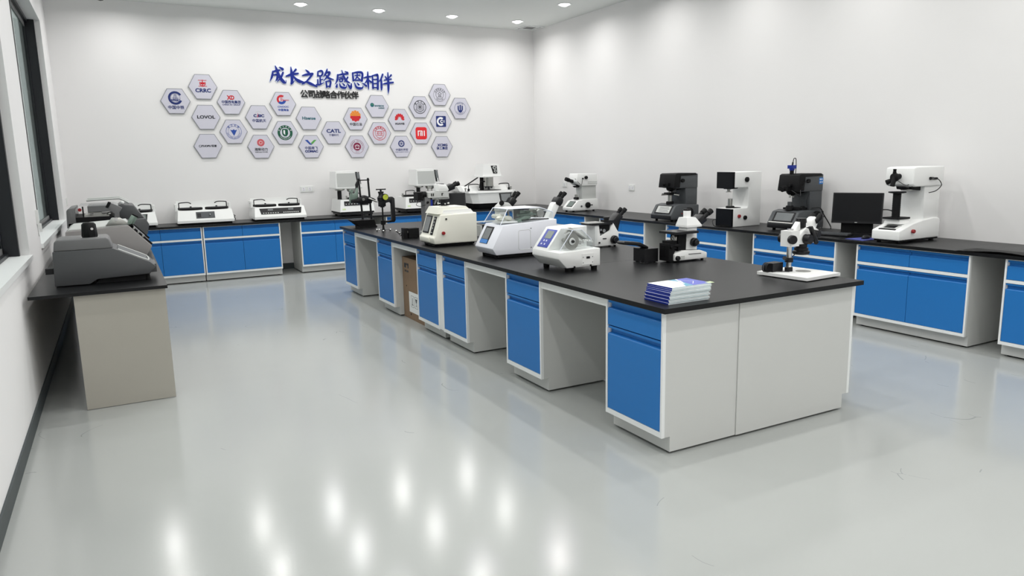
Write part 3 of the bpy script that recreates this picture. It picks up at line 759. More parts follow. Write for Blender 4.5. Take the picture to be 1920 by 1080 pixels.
for sg in (-1, 1): knob(B(), (px-.012 if sg>0 else px-.04, py+sg*.04, .245), (-.5 if sg<0 else 0,sg,0), .030, .03).make('focus_knob', BLACK, t)
b = B().prof([(px+.04,.205),(px+.21,.205),(px+.225,.24),(px+.25,.29),(px+.20,.315),(px+.11,.315),(px+.04,.27)], py-.045, py+.045, 'y', .008)
b.make('body', WHITE, t)
B().prof([(px+.02,.30),(px+.075,.355),(px+.08,.30)], py-.02, py+.02, 'y', .003).make('arm_bracket', WHITE, t)
knob(B(), (px+.095,py-.045,.24),(0,-1,0), .034, .05).make('zoom_knob', BLACK, t)
knob(B(), (px+.215,py-.04,.265),(0,-1,0), .026, .03).make('zoom_knob', BLACK, t)
b = B().prof([(px+.075,.325),(px+.10,.33),(px+.175,.215),(px+.155,.20)], py-.10, py-.075, 'y', .005); b.make('camera_handle', BLACK, t)
b = B().lathe([(.05,.13),(.056,.137),(.056,.152),(.046,.158),(.046,.175)],(px+.125,py,0)); b.cyl((px+.125,py,.17),(px+.125,py,.21),.036,.04,24)
b.make('ring_light', BLACK, t)
b = B().cyl((px+.11,py,.31),(px+.11,py,.345),.032,None,22); b.cyl((px+.11,py,.345),(px+.11,py,.375),.037,.034,22,.003); b.cyl((px+.09,py-.01,.35),(px+.055,py-.02,.37),.004)
b.make('camera_tube', BLACK, t)
B().prof([(px+.17,.30),(px+.235,.29),(px+.262,.335),(px+.235,.385),(px+.19,.36)], py-.03, py+.03, 'y', .014).make('prism_head', WHITE, t)
for sg in (-1, 1): B().cyl((px+.225,py+sg*.028,.345),(px+.285,py+sg*.03,.385),.017,.021,18,.003).make('eyepiece', MATTE, t)
B().tube([(px+.285,py-.03,.385),(px+.26,py-.06,.39),(px+.235,py-.07,.34),(px+.225,py-.07,.285),(px+.10,py-.06,.315),(px+.07,py-.08,.32)], .0035, 6).make('cable', BLACK, t)
B().tube([(px+.075,py,.145),(px+.03,py+.0,.12),(px+.0,py+.03,.10)], .003, 6).make('ring_light_cable', BLACK, t)
B().box(px-.125,px-.02,py+.03,py+.10,.026,.085,.008).make('power_adapter', BLACK, t)
b = B()
for k in range(4): b.tube([(px-.14+.028*math.cos(a)+.002*k, py+.05+.012*k, .055+.030*math.sin(a)) for a in [2*PI*i/12 for i in range(13)]], .0032, 6, 2)
b.tube([(px-.11,py+.06,.03),(px-.06,py+.0,.029),(px-.03,py-.03,.029)], .003, 6)
b.make('cable_coil', BLACK, t)

# upright microscope with inverted objectives ---------------------------------
t = thing('metallurgical_microscope', 'white microscope with black stage and black lamp box, right of island centre', 'microscope', (3.70, 4.26, TI))
B().prof([(.0,.012),(.325,.012),(.325,.058),(.255,.080),(.09,.088),(.0,.066)], 0, .15, 'y', .007).make('base', WHITE, t)
feet(t, ((.03,.03),(.30,.03),(.03,.12),(.30,.12)), .013, .012)
B().hexa([(.135,-.003,.056),(.262,-.003,.054),(.262,.004,.050),(.135,.004,.052),(.125,.0225,.089),(.252,.0225,.083),(.252,.027,.078),(.125,.027,.084)]).make('base_pad', BLACK, t)
B().box(.055,.095,-.002,.002,.022,.048).make('rating_label', LGREY, t)
knob(B(), (.02,.0,.035),(0,-1,0),.018,.022).make('dial', BLACK, t)
B().prof([(.13,.08),(.245,.08),(.238,.31),(.14,.31)], .025, .125, 'y', .008).make('column', WHITE, t)
B().box(.055,.135,.03,.12,.085,.215,.004).make('inner_column', MATTE, t)
B().frus((.122,.272,.01,.14),.275,(.135,.225,.03,.12),.335,.006).make('head_housing', WHITE, t)
B().box(.122,.272,.01,.14,.262,.278,.003).make('head_flange', WHITE, t)
B().lathe([(.029,.325),(.029,.385),(.027,.388)],(.178,.075,0)).make('camera_tube', WHITE, t)
B().lathe([(.029,.387),(.029,.396),(.024,.399)],(.178,.075,0)).make('tube_cap', MATTE, t)
B().box(-.02,.205,-.03,.165,.218,.236,.004).make('stage', BLACK, t)
B().cyl((.04,.06,.2365),(.04,.06,.2375),.022).make('stage_insert', STEEL, t)
b = B()
for a in (-1.1,-.5,.1,.7):
    d = Vector((math.sin(a)*.7-.25, math.cos(a)*.45-.35, 1)).normalized(); p = Vector((.05,.06,.135))
    b.cyl(p, p+d*.055, .013, .013, 14); b.cyl(p+d*.055, p+d*.072, .012, .008, 14)
b.make('objective', STEEL, t)
B().lathe([(.03,.115),(.045,.125),(.04,.142)],(.045,.06,0)).make('nosepiece', MATTE, t)
b = knob(B(), (.20,.025,.145),(0,-1,0),.034,.03); knob(b,(.20,-.005,.145),(0,-1,0),.022,.02); b.make('focus_knob', BLACK, t)
bino(t, (.270,.295), math.radians(33), .075, .10, .033, .019)
b = B().box(-.045,.01,.02,.13,.012,.145,.006); b.box(-.03,.045,.035,.115,.10,.165,.006); b.cyl((.0,.07,.06),(.04,.07,.06),.03)
for k in range(6): b.box(-.047,-.044,.03+.016*k,.036+.016*k,.04,.13)
b.cyl((-.02,.02,.12),(-.02,.005,.12),.012)
b.make('lamp_housing', MATTE, t)
t = thing('lamp_power_box', 'black power box with flat lid flap left of the white microscope', 'power supply', (3.505, 4.36, TI))
B().box(.0,.130,.02,.16,.004,.108,.008).make('case', BLACK, t)
feet(t, ((.02,.04),(.11,.04),(.02,.14),(.11,.14)), .006, .01)
B().prof([(-.18,.165),(-.165,.178),(-.02,.160),(.06,.122),(.06,.106),(-.02,.132),(-.175,.152)], .05, .14, 'y', .006).make('flap', BLACK, t)
B().tube([(-.002,.05,.03),(-.03,.04,.01),(-.03,.0,.005),(.02,.0,.005),(.06,.01,.005)], .003, 6).make('cord', BLACK, t)

# inverted microscope -----------------------------------------------------------
t = thing('inverted_microscope', 'white inverted microscope with large round black focus knob, behind the small cutter', 'microscope', (3.76, 5.41, TI))
B().prof([(.0,.012),(.265,.012),(.265,.125),(.205,.215),(.185,.222),(.165,.15),(.06,.105),(.045,.205),(.0,.205)], 0, .14, 'y', .006).make('body', WHITE, t)
feet(t, ((.03,.03),(.24,.03),(.03,.11),(.24,.11)), .013, .012)
B().box(.045,.17,.012,.13,.10,.20,.003).make('cavity_block', MATTE, t)
b = B().cyl((.105,.005,.15),(.105,.02,.15),.016); b.cyl((.07,.005,.16),(.07,.02,.16),.01); b.box(.06,.1,.006,.012,.118,.124)
b.make('objective', STEEL, t)
B().box(-.05,.19,-.01,.15,.205,.222,.003).make('stage', BLACK, t)
B().box(-.075,.10,.0,.14,.222,.229,.003).make('stage_plate', STEEL, t)
b = knob(B(), (.205,.0,.065),(0,-1,0),.038,.03); knob(b,(.205,-.03,.065),(0,-1,0),.027,.022); b.make('focus_knob', BLACK, t)
B().box(.085,.125,-.004,.004,.075,.083,.002).make('slot', BLACK, t)
knob(B(), (.045,.0,.045),(0,-1,0),.008,.012).make('side_button', BLACK, t)
B().box(.15,.255,.015,.125,.205,.24,.01).make('neck', BLACK, t)
b = B().prof([(.19,.13),(.265,.10),(.30,.23),(.335,.265),(.285,.305),(.215,.235)], .02, .12, 'y', .01); b.make('prism_head', BLACK, t)
for sg in (-1, 1):
    b = B().cyl((.298,.07+sg*.031,.265),(.345,.07+sg*.031,.312),.016,.016,16); b.cyl((.345,.07+sg*.031,.312),(.368,.07+sg*.031,.334),.02,.021,18,.003); b.make('eyepiece', MATTE, t)
b = B().lathe([(.024,.24),(.024,.255),(.03,.256),(.03,.268),(.02,.270)],(.175,.07,0)); b.make('filter_cap', BLACK, t)

# big cutter -----------------------------------------------------------
def side_panel(t, x0, x1, z0, z1, y):
    b = B(); r = .018
    ring = [(x1-r+r*math.cos(a), z1-r+r*math.sin(a)) for a in (0,.4,.8,1.2,1.57)] + [(x0+r+r*math.cos(a), z1-r+r*math.sin(a)) for a in (1.57,2,2.4,2.8,3.14)] + [(x0+r+r*math.cos(a), z0+r+r*math.sin(a)) for a in (3.14,3.5,4,4.4,4.71)] + [(x1-r+r*math.cos(a), z0+r+r*math.sin(a)) for a in (4.71,5.1,5.5,5.9,6.28)]
    b.tube([(p[0], y, p[1]) for p in ring]+[(ring[0][0], y, ring[0][1])], .0016, 5, 1)
    return b.make('access_panel_seam', LGREY, t)
t = thing('precision_cutter', 'larger white benchtop cutter with clear lid and touch screen with blue band', 'cutter', (2.655, 5.28, TI))
BW = .335
B().prof([(.035,.03),(.0,.085),(.105,.272),(.62,.300),(.62,.03)], 0, BW, 'y', .006).make('body', COOL, t)
feet(t, ((.07,.05),(.07,BW-.05),(.57,.05),(.57,BW-.05)), .032, .022)
n_ = Vector((.105,.187)).normalized()
pp = lambda u: (.0+n_.x*u, .085+n_.y*u)
B().slab(pp(.035), pp(.190), .004, .135, .275).make('screen_bezel', SCRD, t)
B().slab(pp(.075), pp(.175), .0055, .15, .26).make('screen', SCREEN, t)
B().slab(pp(.037), pp(.072), .0055, .14, .27).make('screen_band', SCRB, t)
side_panel(t, .245, .36, .06, .225, -.0005)
b = B(); knob(b,(.365,.0,.235),(0,-1,0),.004,.004); knob(b,(.365,.0,.075),(0,-1,0),.004,.004); b.make('screw', BLACK, t)
B().box(.06,.60,.025,BW-.025,.004,.031).make('plinth', MATTE, t)
c0 = [(.06,.02),(.60,.02),(.60,BW-.02),(.06,BW-.02)]
lb = lambda x: .279+(x-.105)*.0545
cov = {'A':(.085,.012,lb(.085)),'Bq':(.585,.012,lb(.585)),'Cq':(.585,BW-.012,lb(.585)),'D':(.085,BW-.012,lb(.085)),
       'a':(.165,.035,.402),'b':(.475,.035,.402),'c':(.475,BW-.035,.402),'d':(.165,BW-.035,.402),
       'e':(.585,.012,.362),'f':(.585,BW-.012,.362)}
g = B()
def quad(bb, *k): bb.bm.faces.new([bb.bm.verts.new(cov[q]) for q in k])
quad(g,'A','Bq','e','b','a'); quad(g,'D','d','c','f','Cq'); quad(g,'a','b','c','d'); quad(g,'A','a','d','D'); quad(g,'Bq','Cq','f','e'); quad(g,'e','f','c','b')
bmesh.ops.remove_doubles(g.bm, verts=g.bm.verts[:], dist=1e-4); bmesh.ops.recalc_face_normals(g.bm, faces=g.bm.faces[:])
bmesh.ops.solidify(g.bm, geom=g.bm.faces[:], thickness=.003)
lid = g.make('clear_lid', ACRY, t)
b = B()
for p, q in (('A','a'),('a','b'),('b','e'),('e','Bq'),('d','c'),('D','d'),('a','d'),('b','c'),('e','f'),('c','f'),('f','Cq')): b.tube([cov[p],cov[q]], .0035, 6, 1)
b.make('lid_edge', OUTL, lid)
B().box(.165,.475,.035,BW-.035,.4005,.4055,.002,1).make('lid_top', WPRINT, lid)
b = B()
for k, (u, v, rr) in enumerate(((.14,.12,.035),(.175,.19,.04),(.21,.11,.035),(.16,.25,.035))): b.lathe([(.0001,-rr*.6),(rr*.8,-rr*.45),(rr,0),(rr*.75,rr*.45),(.0001,rr*.6)],(u,v,.322+.010*(k%2)),(.2,.1,1),12)
b.make('white_rag', RAG, t)
B().box(.11,.31,.05,.20,.285,.300,.004).make('tray', WHITE, t)
b = B().prof([(.27,.285),(.36,.300),(.40,.330),(.33,.335),(.26,.305)], .04, .10, 'y', .004); b.box(.30,.50,.11,.13,.335,.347); b.cyl((.33,.16,.34),(.47,.16,.345),.012); b.box(.40,.46,.17,.25,.30,.37,.004)
b.make('clamp_mechanism', SAGE, t)
b = B().cyl((.52,.10,.345),(.52,.13,.345),.035); b.box(.49,.56,.14,.25,.31,.38,.005); b.cyl((.45,.22,.33),(.57,.22,.36),.01); b.make('motor_spindle', STEEL, t)
b = B().box(.30,.56,.03,.05,.299,.307,.002); b.make('rail', BLACK, t)
# small cutter -----------------------------------------------------------
t = thing('low_speed_cutter', 'small white cutter with blue keypad panel and round grey blade', 'cutter', (2.70, 4.33, TI))
SW = .38
B().prof([(.065,.03),(.0,.10),(.005,.145),(.355,.158),(.355,.03)], 0, SW, 'y', .005).make('lower_body', WHITE, t)
B().prof([(.005,.143),(.125,.300),(.355,.308),(.355,.150)], .17, SW, 'y', .006).make('housing', WHITE, t)
feet(t, ((.095,.03),(.32,.03),(.095,SW-.05),(.32,SW-.05)), .034, .024)
m_ = Vector((.12,.157)).normalized(); pq = lambda u: (.005+m_.x*u, .143+m_.y*u)
B().slab(pq(.025), pq(.180), .004, .195, .335, .0015).make('keypad', LCDB, t)
B().slab(pq(.10), pq(.165), .0055, .215, .30).make('display', LCDG, t)
b = B()
for u, v in ((.075,.285),(.075,.25),(.045,.295),(.045,.25)): b.slab(pq(u), pq(u+.012), .0055, v-.006, v+.006)
b.make('key', WPRINT, t)
B().cyl((.145,.055,.215),(.145,.058,.215),.062,None,48).make('blade', STEEL, t)
b = B().cyl((.145,.05,.215),(.145,.045,.215),.026,.024,28); b.make('flange', WHITE, t)
B().cyl((.145,.046,.215),(.145,.03,.215),.012,.010,16).make('arbor', MATTE, t)
b = B().cyl((.145,.06,.215),(.145,.165,.215),.016); b.make('shaft', STEEL, t)
b = B().prof([(.10,.27),(.135,.315),(.15,.315),(.29,.225),(.30,.205),(.27,.205),(.14,.285)], .075, .09, 'y', .003); b.make('sample_arm', STEEL, t)
b = B().cyl((.22,.11,.20),(.22,.06,.20),.014,.014,16); b.cyl((.25,.11,.20),(.25,.07,.20),.01); b.cyl((.255,.08,.215),(.325,.05,.205),.007,.007,10); b.make('arm_screw', CHROME, t)
g = B()
pr = [(.015,.158),(.125,.300),(.20,.30),(.285,.225),(.30,.162)]
for i in range(4): g.slab(pr[i], pr[i+1], .002, .012, .165)
g.prof(pr, .010, .012, 'y')
gd = g.make('clear_guard', ACRY, t)
b = B()
for p, q in ((0,1),(1,2),(2,3)): b.tube([(pr[p][0],.011,pr[p][1]),(pr[q][0],.011,pr[q][1])], .0025, 6, 1)
b.tube([(.125,.011,.300),(.125,.165,.300)], .0025, 6, 1); b.make('guard_edge', OUTL, gd)
b = B()
for x in (.105,.16): b.box(x-.002,x+.002,.10,.102,.30,.345)
b.make('guard_post', ACRY, t)
B().box(.322,.330,.0,.165,.158,.315,.003).make('splash_plate', ACRY, t)
B().box(.195,.295,-.003,.0005,.045,.125,.010).make('drawer_front', WHITE, t)
B().box(.232,.262,-.0045,-.001,.088,.104,.006).make('drawer_slot', BLACK, t)
b = B()
for x, z in ((.205,.10),(.285,.10),(.205,.06),(.285,.06)): knob(b,(x,-.002,z),(0,-1,0),.003,.003)
for x in (.13,.27): knob(b,(x,.0,.036),(0,-1,0),.007,.006)
b.make('screw', MATTE, t)

# mounting press -----------------------------------------------------------
t = thing('mounting_press', 'cream box-shaped mounting press with black screen and black knob on top', 'mounting press', (2.60, 6.385, TI))
PW = .37
B().prof([(.0,.025),(-.012,.085),(.008,.10),(.075,.305),(.45,.312),(.45,.025)], 0, PW, 'y', .012, 3).make('body', CREAM, t)
B().box(.03,.43,.03,PW-.03,.004,.026).make('plinth', MATTE, t)
B().prof([(-.018,.04),(-.022,.085),(.012,.105),(.02,.04)], .10, PW-.03, 'y', .006).make('front_lip', CREAM, t)
B().frus((.05,.43,.03,PW-.03),.308,(.085,.36,.05,PW-.05),.372,.010).make('top_cover', CREAM, t)
B().frus((.10,.43,.028,.20),.309,(.12,.40,.032,.18),.345,.006).make('top_step', WHITE, t)
feet(t, ((.05,.05),(.05,PW-.05),(.40,.05),(.40,PW-.05)), .028, .024)
e_ = Vector((.067,.205)).normalized(); pf = lambda u: (.008+e_.x*u, .10+e_.y*u)
B().slab(pf(.02), pf(.195), .005, .185, .335, .002).make('screen_bezel', SCRD, t)
B().slab(pf(.035), pf(.18), .0065, .20, .32).make('screen', SCREEN, t)
B().slab(pf(.01), pf(.19), .005, .075, .135, .002).make('control_strip', SCRD, t)
b = B()
for u in (.03,.165): b.slab(pf(u), pf(u+.006), .006, .085, .125)
for u in (.07,.10,.13): b.slab(pf(u), pf(u+.012), .006, .097, .113)
b.make('strip_marks', LGREY, t)
b = knob(B(), (.125,.0,.262),(0,-1,0),.009,.008); b.make('lock', BLACK, t)
b = knob(B(), (.09,.0,.13),(0,-1,0),.016,.022); b.make('stop_button', RED, t)
b = B().lathe([(.035,.37),(.035,.42),(.04,.425),(.04,.44),(.02,.442)],(.19,.19,0), n=8); b.make('ram_knob', MATTE, t)
b = B()
for a in range(3):
    q = Vector((math.cos(a*2.1+.3), math.sin(a*2.1+.3), 0)); b.cyl(Vector((.19,.19,.40)), Vector((.19,.19,.40))+q*.058, .005); b.ball(Vector((.19,.19,.40))+q*.06, .008, 6)
b.lathe([(.048,.371),(.05,.374),(.05,.379),(.036,.381)],(.19,.19,0)); b.make('knob_handle', CHROME, t)

# dial clamp -----------------------------------------------------------
t = thing('dial_clamp_tester', 'black C-shaped clamp tester with yellow-green dial standing near the island far end', 'hardness tester', (2.72, 8.30, TI))
R = math.pi/180
B().prof([(-.03,.295),(-.03,.365),(.06,.365),(.075,.385),(.10,.405),(.14,.405),(.165,.385),(.168,.13),(.155,.105),(.02,.10),(.02,.125),(.11,.13),(.118,.15),(.118,.33),(.10,.345),(.055,.335),(.055,.295)], -.02, .02, 'y', .006).make('frame', BLACK, t)
b = B().lathe([(.042,.36),(.046,.40),(.028,.425),(.028,.45),(.034,.452),(.034,.47),(.012,.472),(.012,.49),(.01,.50)],(.005,0,0)); b.make('spindle_housing', BLACK, t)
b = B().tube([(-.045,0,.495),(.06,0,.495)], .007, 8, 1); b.ball((-.045,0,.495),.009,6); b.ball((.06,0,.495),.009,6); b.make('tee_handle', BLACK, t)
B().cyl((.04,-.02,.405),(.04,-.058,.405),.040,.038,28,.004).make('dial_case', BLACK, t)
B().cyl((.04,-.0581,.405),(.04,-.060,.405),.032,None,28).make('dial_face', GREEN, t)
b = B().box(-.001,.001,-.0612,-.0602,0,.025,M=Matrix.Translation((.04,0,.405)) @ Matrix.Rotation(.6,4,'Y')); b.make('dial_needle', MATTE, t)
b = B().cyl((.015,0,.09),(.015,0,.30),.009); b.lathe([(.026,.285),(.026,.295),(.012,.302)],(.015,0,0)); b.make('anvil_screw', MATTE, t)
b = B().lathe([(.027,.08),(.027,.13)],(.015,0,0)); b.cyl((.015,0,.02),(.015,0,.08),.014,.010); b.make('nut', MATTE, t)
b = B().lathe([(.022,.004),(.026,.01),(.016,.03)],(.015,0,0)); b.make('swivel_base', MATTE, t)
b = B()
for a in (10,130,250):
    q = Vector((math.cos(a*R), math.sin(a*R), 0)); p = Vector((.015,0,.022)); b.cyl(p, p+q*.085, .004); b.ball(p+q*.088+Vector((0,0,-.008)), .0135, 7)
b.make('tommy_bar', CHROME, t)
# arm press -----------------------------------------------------------
t = thing('twin_post_press', 'black twin-post hand press on a wedge base at the far end of the island', 'press', (2.74, 8.98, TI))
B().hexa([(-.10,-.05,.02),(.11,-.05,.02),(.11,.14,.02),(-.10,.14,.02),(-.19,-.06,.098),(.09,-.06,.098),(.09,.20,.098),(-.19,.20,.098)], bev=.004).make('wedge_base', MATTE, t)
B().box(-.105,.12,-.055,.145,.0,.02,.004).make('foot_plate', MATTE, t)
for x, x2 in ((-.03,-.055),(.085,.065)): B().cyl((x,.05,.095),(x2,.05,.60),.013,.012,14).make('post', BLACK, t)
b = B().box(-.07,.08,.04,.06,.585,.598,.003); b.ball((-.055,.05,.605),.015,6); b.ball((.065,.05,.605),.015,6); b.make('cross_bar', BLACK, t)
B().prof([(-.17,.355),(-.08,.365),(-.03,.395),(.0,.405),(.11,.365),(.14,.345),(.135,.33),(.09,.325),(.085,.30),(-.06,.29),(-.09,.31),(-.17,.32)], .0, .10, 'y', .006).make('carriage', BLACK, t)
b = B().cyl((-.025,-.004,.355),(-.025,-.012,.355),.018); b.make('pivot_bolt', STEEL, t)
b = B().prof([(.03,.365),(.05,.375),(.15,.325),(.165,.31),(.13,.312)], -.02, -.004, 'y', .004); b.make('lever_arm', STEEL, t)
b = B().prof([(-.19,.31),(-.19,.38),(-.17,.44),(-.17,.48),(-.15,.48),(-.145,.42),(-.11,.44),(-.09,.50),(-.075,.50),(-.08,.38),(-.10,.36),(-.17,.345),(-.175,.31)], .03, .06, 'y', .004); b.cyl((-.16,.02,.46),(-.16,.07,.46),.02); b.make('gauge_bracket', SAGE, t)
B().prof([(-.085,.36),(-.07,.36),(-.06,.54),(-.075,.58),(-.095,.54)], .06, .09, 'y', .004).make('side_lever', BLACK, t)
# vice -----------------------------------------------------------
t = thing('hand_vice', 'small black vice with chrome ball-ended handle left of the cream press', 'vice', (2.62, 7.33, TI))
B().box(.075,.19,.0,.09,.002,.105,.006).make('body', MATTE, t)
B().box(.02,.06,.005,.085,.0,.11,.005).make('jaw', MATTE, t)
B().cyl((.055,.045,.06),(.08,.045,.06),.02).make('screw', STEEL, t)
b = B().cyl((-.055,.03,.085),(-.005,.05,.04),.006); b.ball((-.058,.029,.088),.012,6); b.ball((-.002,.051,.037),.012,6); b.cyl((-.03,.04,.062),(.02,.045,.06),.006); b.make('handle', CHROME, t)

# research microscope behind the press -----------------------------------------
t = thing('research_microscope', 'large microscope with black lamp house behind the cream mounting press', 'microscope', (2.86, 7.25, TI))
B().box(.0,.32,.0,.20,.012,.06,.01).make('base', LGREY, t)
feet(t, ((.03,.03),(.29,.03),(.03,.17),(.29,.17)), .013, .012)
B().box(.015,.08,.04,.16,.055,.43,.006).make('column', GREY, t)
b = knob(B(), (.045,.04,.375),(0,-1,0),.013,.012); b.make('column_knob', MATTE, t)
B().box(.08,.10,.035,.165,.06,.40,.003).make('blue_stripe', NAVY, t)
B().box(.05,.29,.03,.17,.422,.482,.008).make('arm', LGREY, t)
b = B()
for x in (.085,.105,.205): b.box(x,x+.010,.026,.031,.440,.468)
b.box(.205,.225,.026,.031,.462,.468); b.make('arm_marks', MATTE, t)
B().box(.10,.30,.045,.155,.405,.424,.003).make('stage_plate', LGREY, t)
B().prof([(.17,.482),(.285,.482),(.30,.50),(.27,.555),(.17,.565)], .035, .165, 'y', .01).make('head', WHITE, t)
B().box(.195,.25,.06,.14,.560,.567,.002).make('head_slot', BLACK, t)
bino(t, (.305,.515), math.radians(22), .10, .085, .032, .020, True)
B().cyl((.05,.10,.455),(-.0,.10,.455),.036,.036,20).make('lamp_tube', MATTE, t)
b = B().box(-.065,-.005,.04,.16,.395,.485,.01)
for k in range(4): b.box(-.06+.013*k,-.054+.013*k,.036,.041,.41,.47)
b.make('lamp_housing', MATTE, t)
B().tube([(-.04,.04,.40),(-.10,.0,.36),(-.06,-.01,.34),(.02,.03,.35)], .003, 6).make('lamp_wire', BLACK, t)
b = B().box(.09,.28,.03,.17,.30,.315,.003); b.box(.085,.11,.06,.14,.06,.42); b.make('stage', MATTE, t)
b = B()
for a in (-.6,0,.6): 
    b.cyl((.19+.03*a,.10,.405),(.19+.07*a,.10,.345),.014,.010,14)
b.make('objective', STEEL, t)
# monitor between the microscopes
t = thing('black_monitor', 'black flat monitor behind the cream press, half hidden by the round polisher', 'monitor', (3.27, 7.62, TI))
Mt = Matrix.Translation((0,0,.30)) @ Matrix.Rotation(math.radians(-16),4,'Z') @ Matrix.Rotation(math.radians(-14),4,'X')
B().box(-.215,.215,-.012,.016,-.15,.15,.006,M=Mt).make('housing', BLACK, t)
B().box(-.200,.200,-.0135,-.011,-.13,.138,M=Mt).make('screen', SCRD, t)
B().box(-.03,.03,.02,.04,.01,.28,.004).make('stand_post', BLACK, t)
B().box(-.11,.11,-.06,.10,.0,.014,.005).make('stand_foot', BLACK, t)
# lamp-side microscope behind the big cutter
t = thing('trinocular_microscope', 'grey-white microscope with tilted screen behind the clear lid of the larger cutter', 'microscope', (3.30, 6.35, TI))
B().box(-.02,.24,.0,.18,.012,.06,.01).make('base', WHITE, t)
feet(t, ((.01,.03),(.21,.03),(.01,.15),(.21,.15)), .013, .012)
B().box(.0,.07,.04,.14,.055,.31,.008).make('column', WHITE, t)
B().prof([(-.01,.30),(.15,.30),(.155,.335),(.11,.385),(.05,.395),(-.005,.35)], .03, .15, 'y', .012).make('head', LGREY, t)
B().box(.02,.20,.02,.16,.17,.185,.003).make('stage', MATTE, t)
b = B()
for a in (-.5,.3): b.cyl((.11+.04*a,.09,.30),(.11+.07*a,.09,.225),.015,.010,14)
b.make('objective', STEEL, t)
bino(t, (.135,.37), math.radians(48), .09, .10, .030, .018, True)
B().hexa([(.065,.12,.385),(.180,.12,.385),(.180,.135,.385),(.065,.135,.385),(.06,.145,.480),(.195,.145,.480),(.195,.160,.480),(.06,.160,.480)],bev=.003).make('screen_case', BLACK, t)
B().hexa([(.074,.1195,.395),(.172,.1195,.395),(.172,.126,.395),(.074,.126,.395),(.072,.1395,.470),(.183,.1395,.470),(.183,.146,.470),(.072,.146,.470)]).make('screen', SCREEN, t)
knob(B(), (.02,.03,.385),(-.4,-1,.2),.024,.035).make('side_knob', MATTE, t)
# tilted-tube microscope
t = thing('tilted_tube_microscope', 'microscope with long slanted white eyepiece tube between the two cutters', 'microscope', (3.36, 5.62, TI))
B().box(-.10,.15,.0,.16,.012,.16,.012).make('base_body', WHITE, t)
feet(t, ((-.07,.03),(.12,.03),(-.07,.13),(.12,.13)), .013, .012)
B().box(.035,.125,.02,.14,.155,.262,.010).make('tower', WHITE, t)
B().prof([(.035,.235),(.115,.255),(.185,.385),(.155,.42),(.125,.405)], .04, .12, 'y', .008).make('slanted_tube', WHITE, t)
b = B().prof([(.14,.40),(.19,.375),(.215,.405),(.225,.44),(.175,.465),(.15,.43)], .03, .13, 'y', .01); b.make('prism_head', BLACK, t)
for sg in (-1,1):
    b = B().cyl((.19,.08+sg*.028,.43),(.235,.08+sg*.028,.478),.016,.016,16); b.cyl((.235,.08+sg*.028,.478),(.252,.08+sg*.028,.497),.0195,.020,18,.003); b.make('eyepiece', MATTE, t)
B().box(-.09,.03,.02,.14,.162,.172,.003).make('stage', MATTE, t)
knob(B(), (.06,.0,.10),(0,-1,0),.035,.03).make('focus_knob', BLACK, t)
# cardboard box under the island
t = thing('cardboard_box', 'tall brown cardboard box standing under the island between two cabinets', 'box', (2.632, 6.72, 0))
B().box(.0,.42,.0,.69,.0,.655,.004,1).make('carton', CARD, t)
MF = Matrix.Rotation(-PI/2,4,'Z') @ Matrix.Rotation(PI/2,4,'X')
B().box(-.0015,-.0003,.10,.52,.08,.30).make('handling_label', PAPER, t)
b = B()
for c in (.20,.31,.42):
    for q in (-.04,.04): b.box(-.0022,-.0014,c+q-.0015,c+q+.0015,.14,.26)
    for q in (.14,.26): b.box(-.0022,-.0014,c-.04,c+.04,q-.0015,q+.0015)
b.box(-.0022,-.0014,.415,.425,.16,.24).box(-.0022,-.0014,.40,.44,.16,.168)
b.prof([(.285,.24),(.335,.24),(.32,.20),(.314,.20),(.314,.17),(.33,.162),(.29,.162),(.306,.17),(.306,.20),(.30,.20)],-.0022,-.0014,'x')
b.prof([(.17,.19),(.23,.19),(.20,.23)],-.0022,-.0014,'x')
b.make('handling_symbols', INKK, t)
b = B().box(-.0015,-.0003,.575,.63,.545,.595).box(-.0015,-.0003,.50,.565,.575,.595).box(-.0015,-.0003,.50,.53,.545,.58).box(-.0015,-.0003,.59,.62,.50,.522).box(-.0015,-.0003,.51,.57,.50,.520); b.make('printed_marks', INKK, t)
b = B(); knob(b, (.0,.585,.35),(-1,0,0),.008,.0015); knob(b, (.0,.48,.055),(-1,0,0),.011,.0015); b.make('hole', MATTE, t)
t = thing('microscope_power_box', 'dark box with pale end panel between the cream press and the larger cutter', 'power supply', (3.36, 6.95, TI))
B().box(.02,.16,.0,.12,.004,.13,.006).make('case', BLACK, t)
B().box(.0,.022,.002,.118,.004,.125,.004).make('end_panel', LGREY, t)
B().tube([(.16,.06,.05),(.21,.05,.02),(.24,.0,.006),(.20,-.04,.006)], .004, 6).make('cord', BLACK, t)
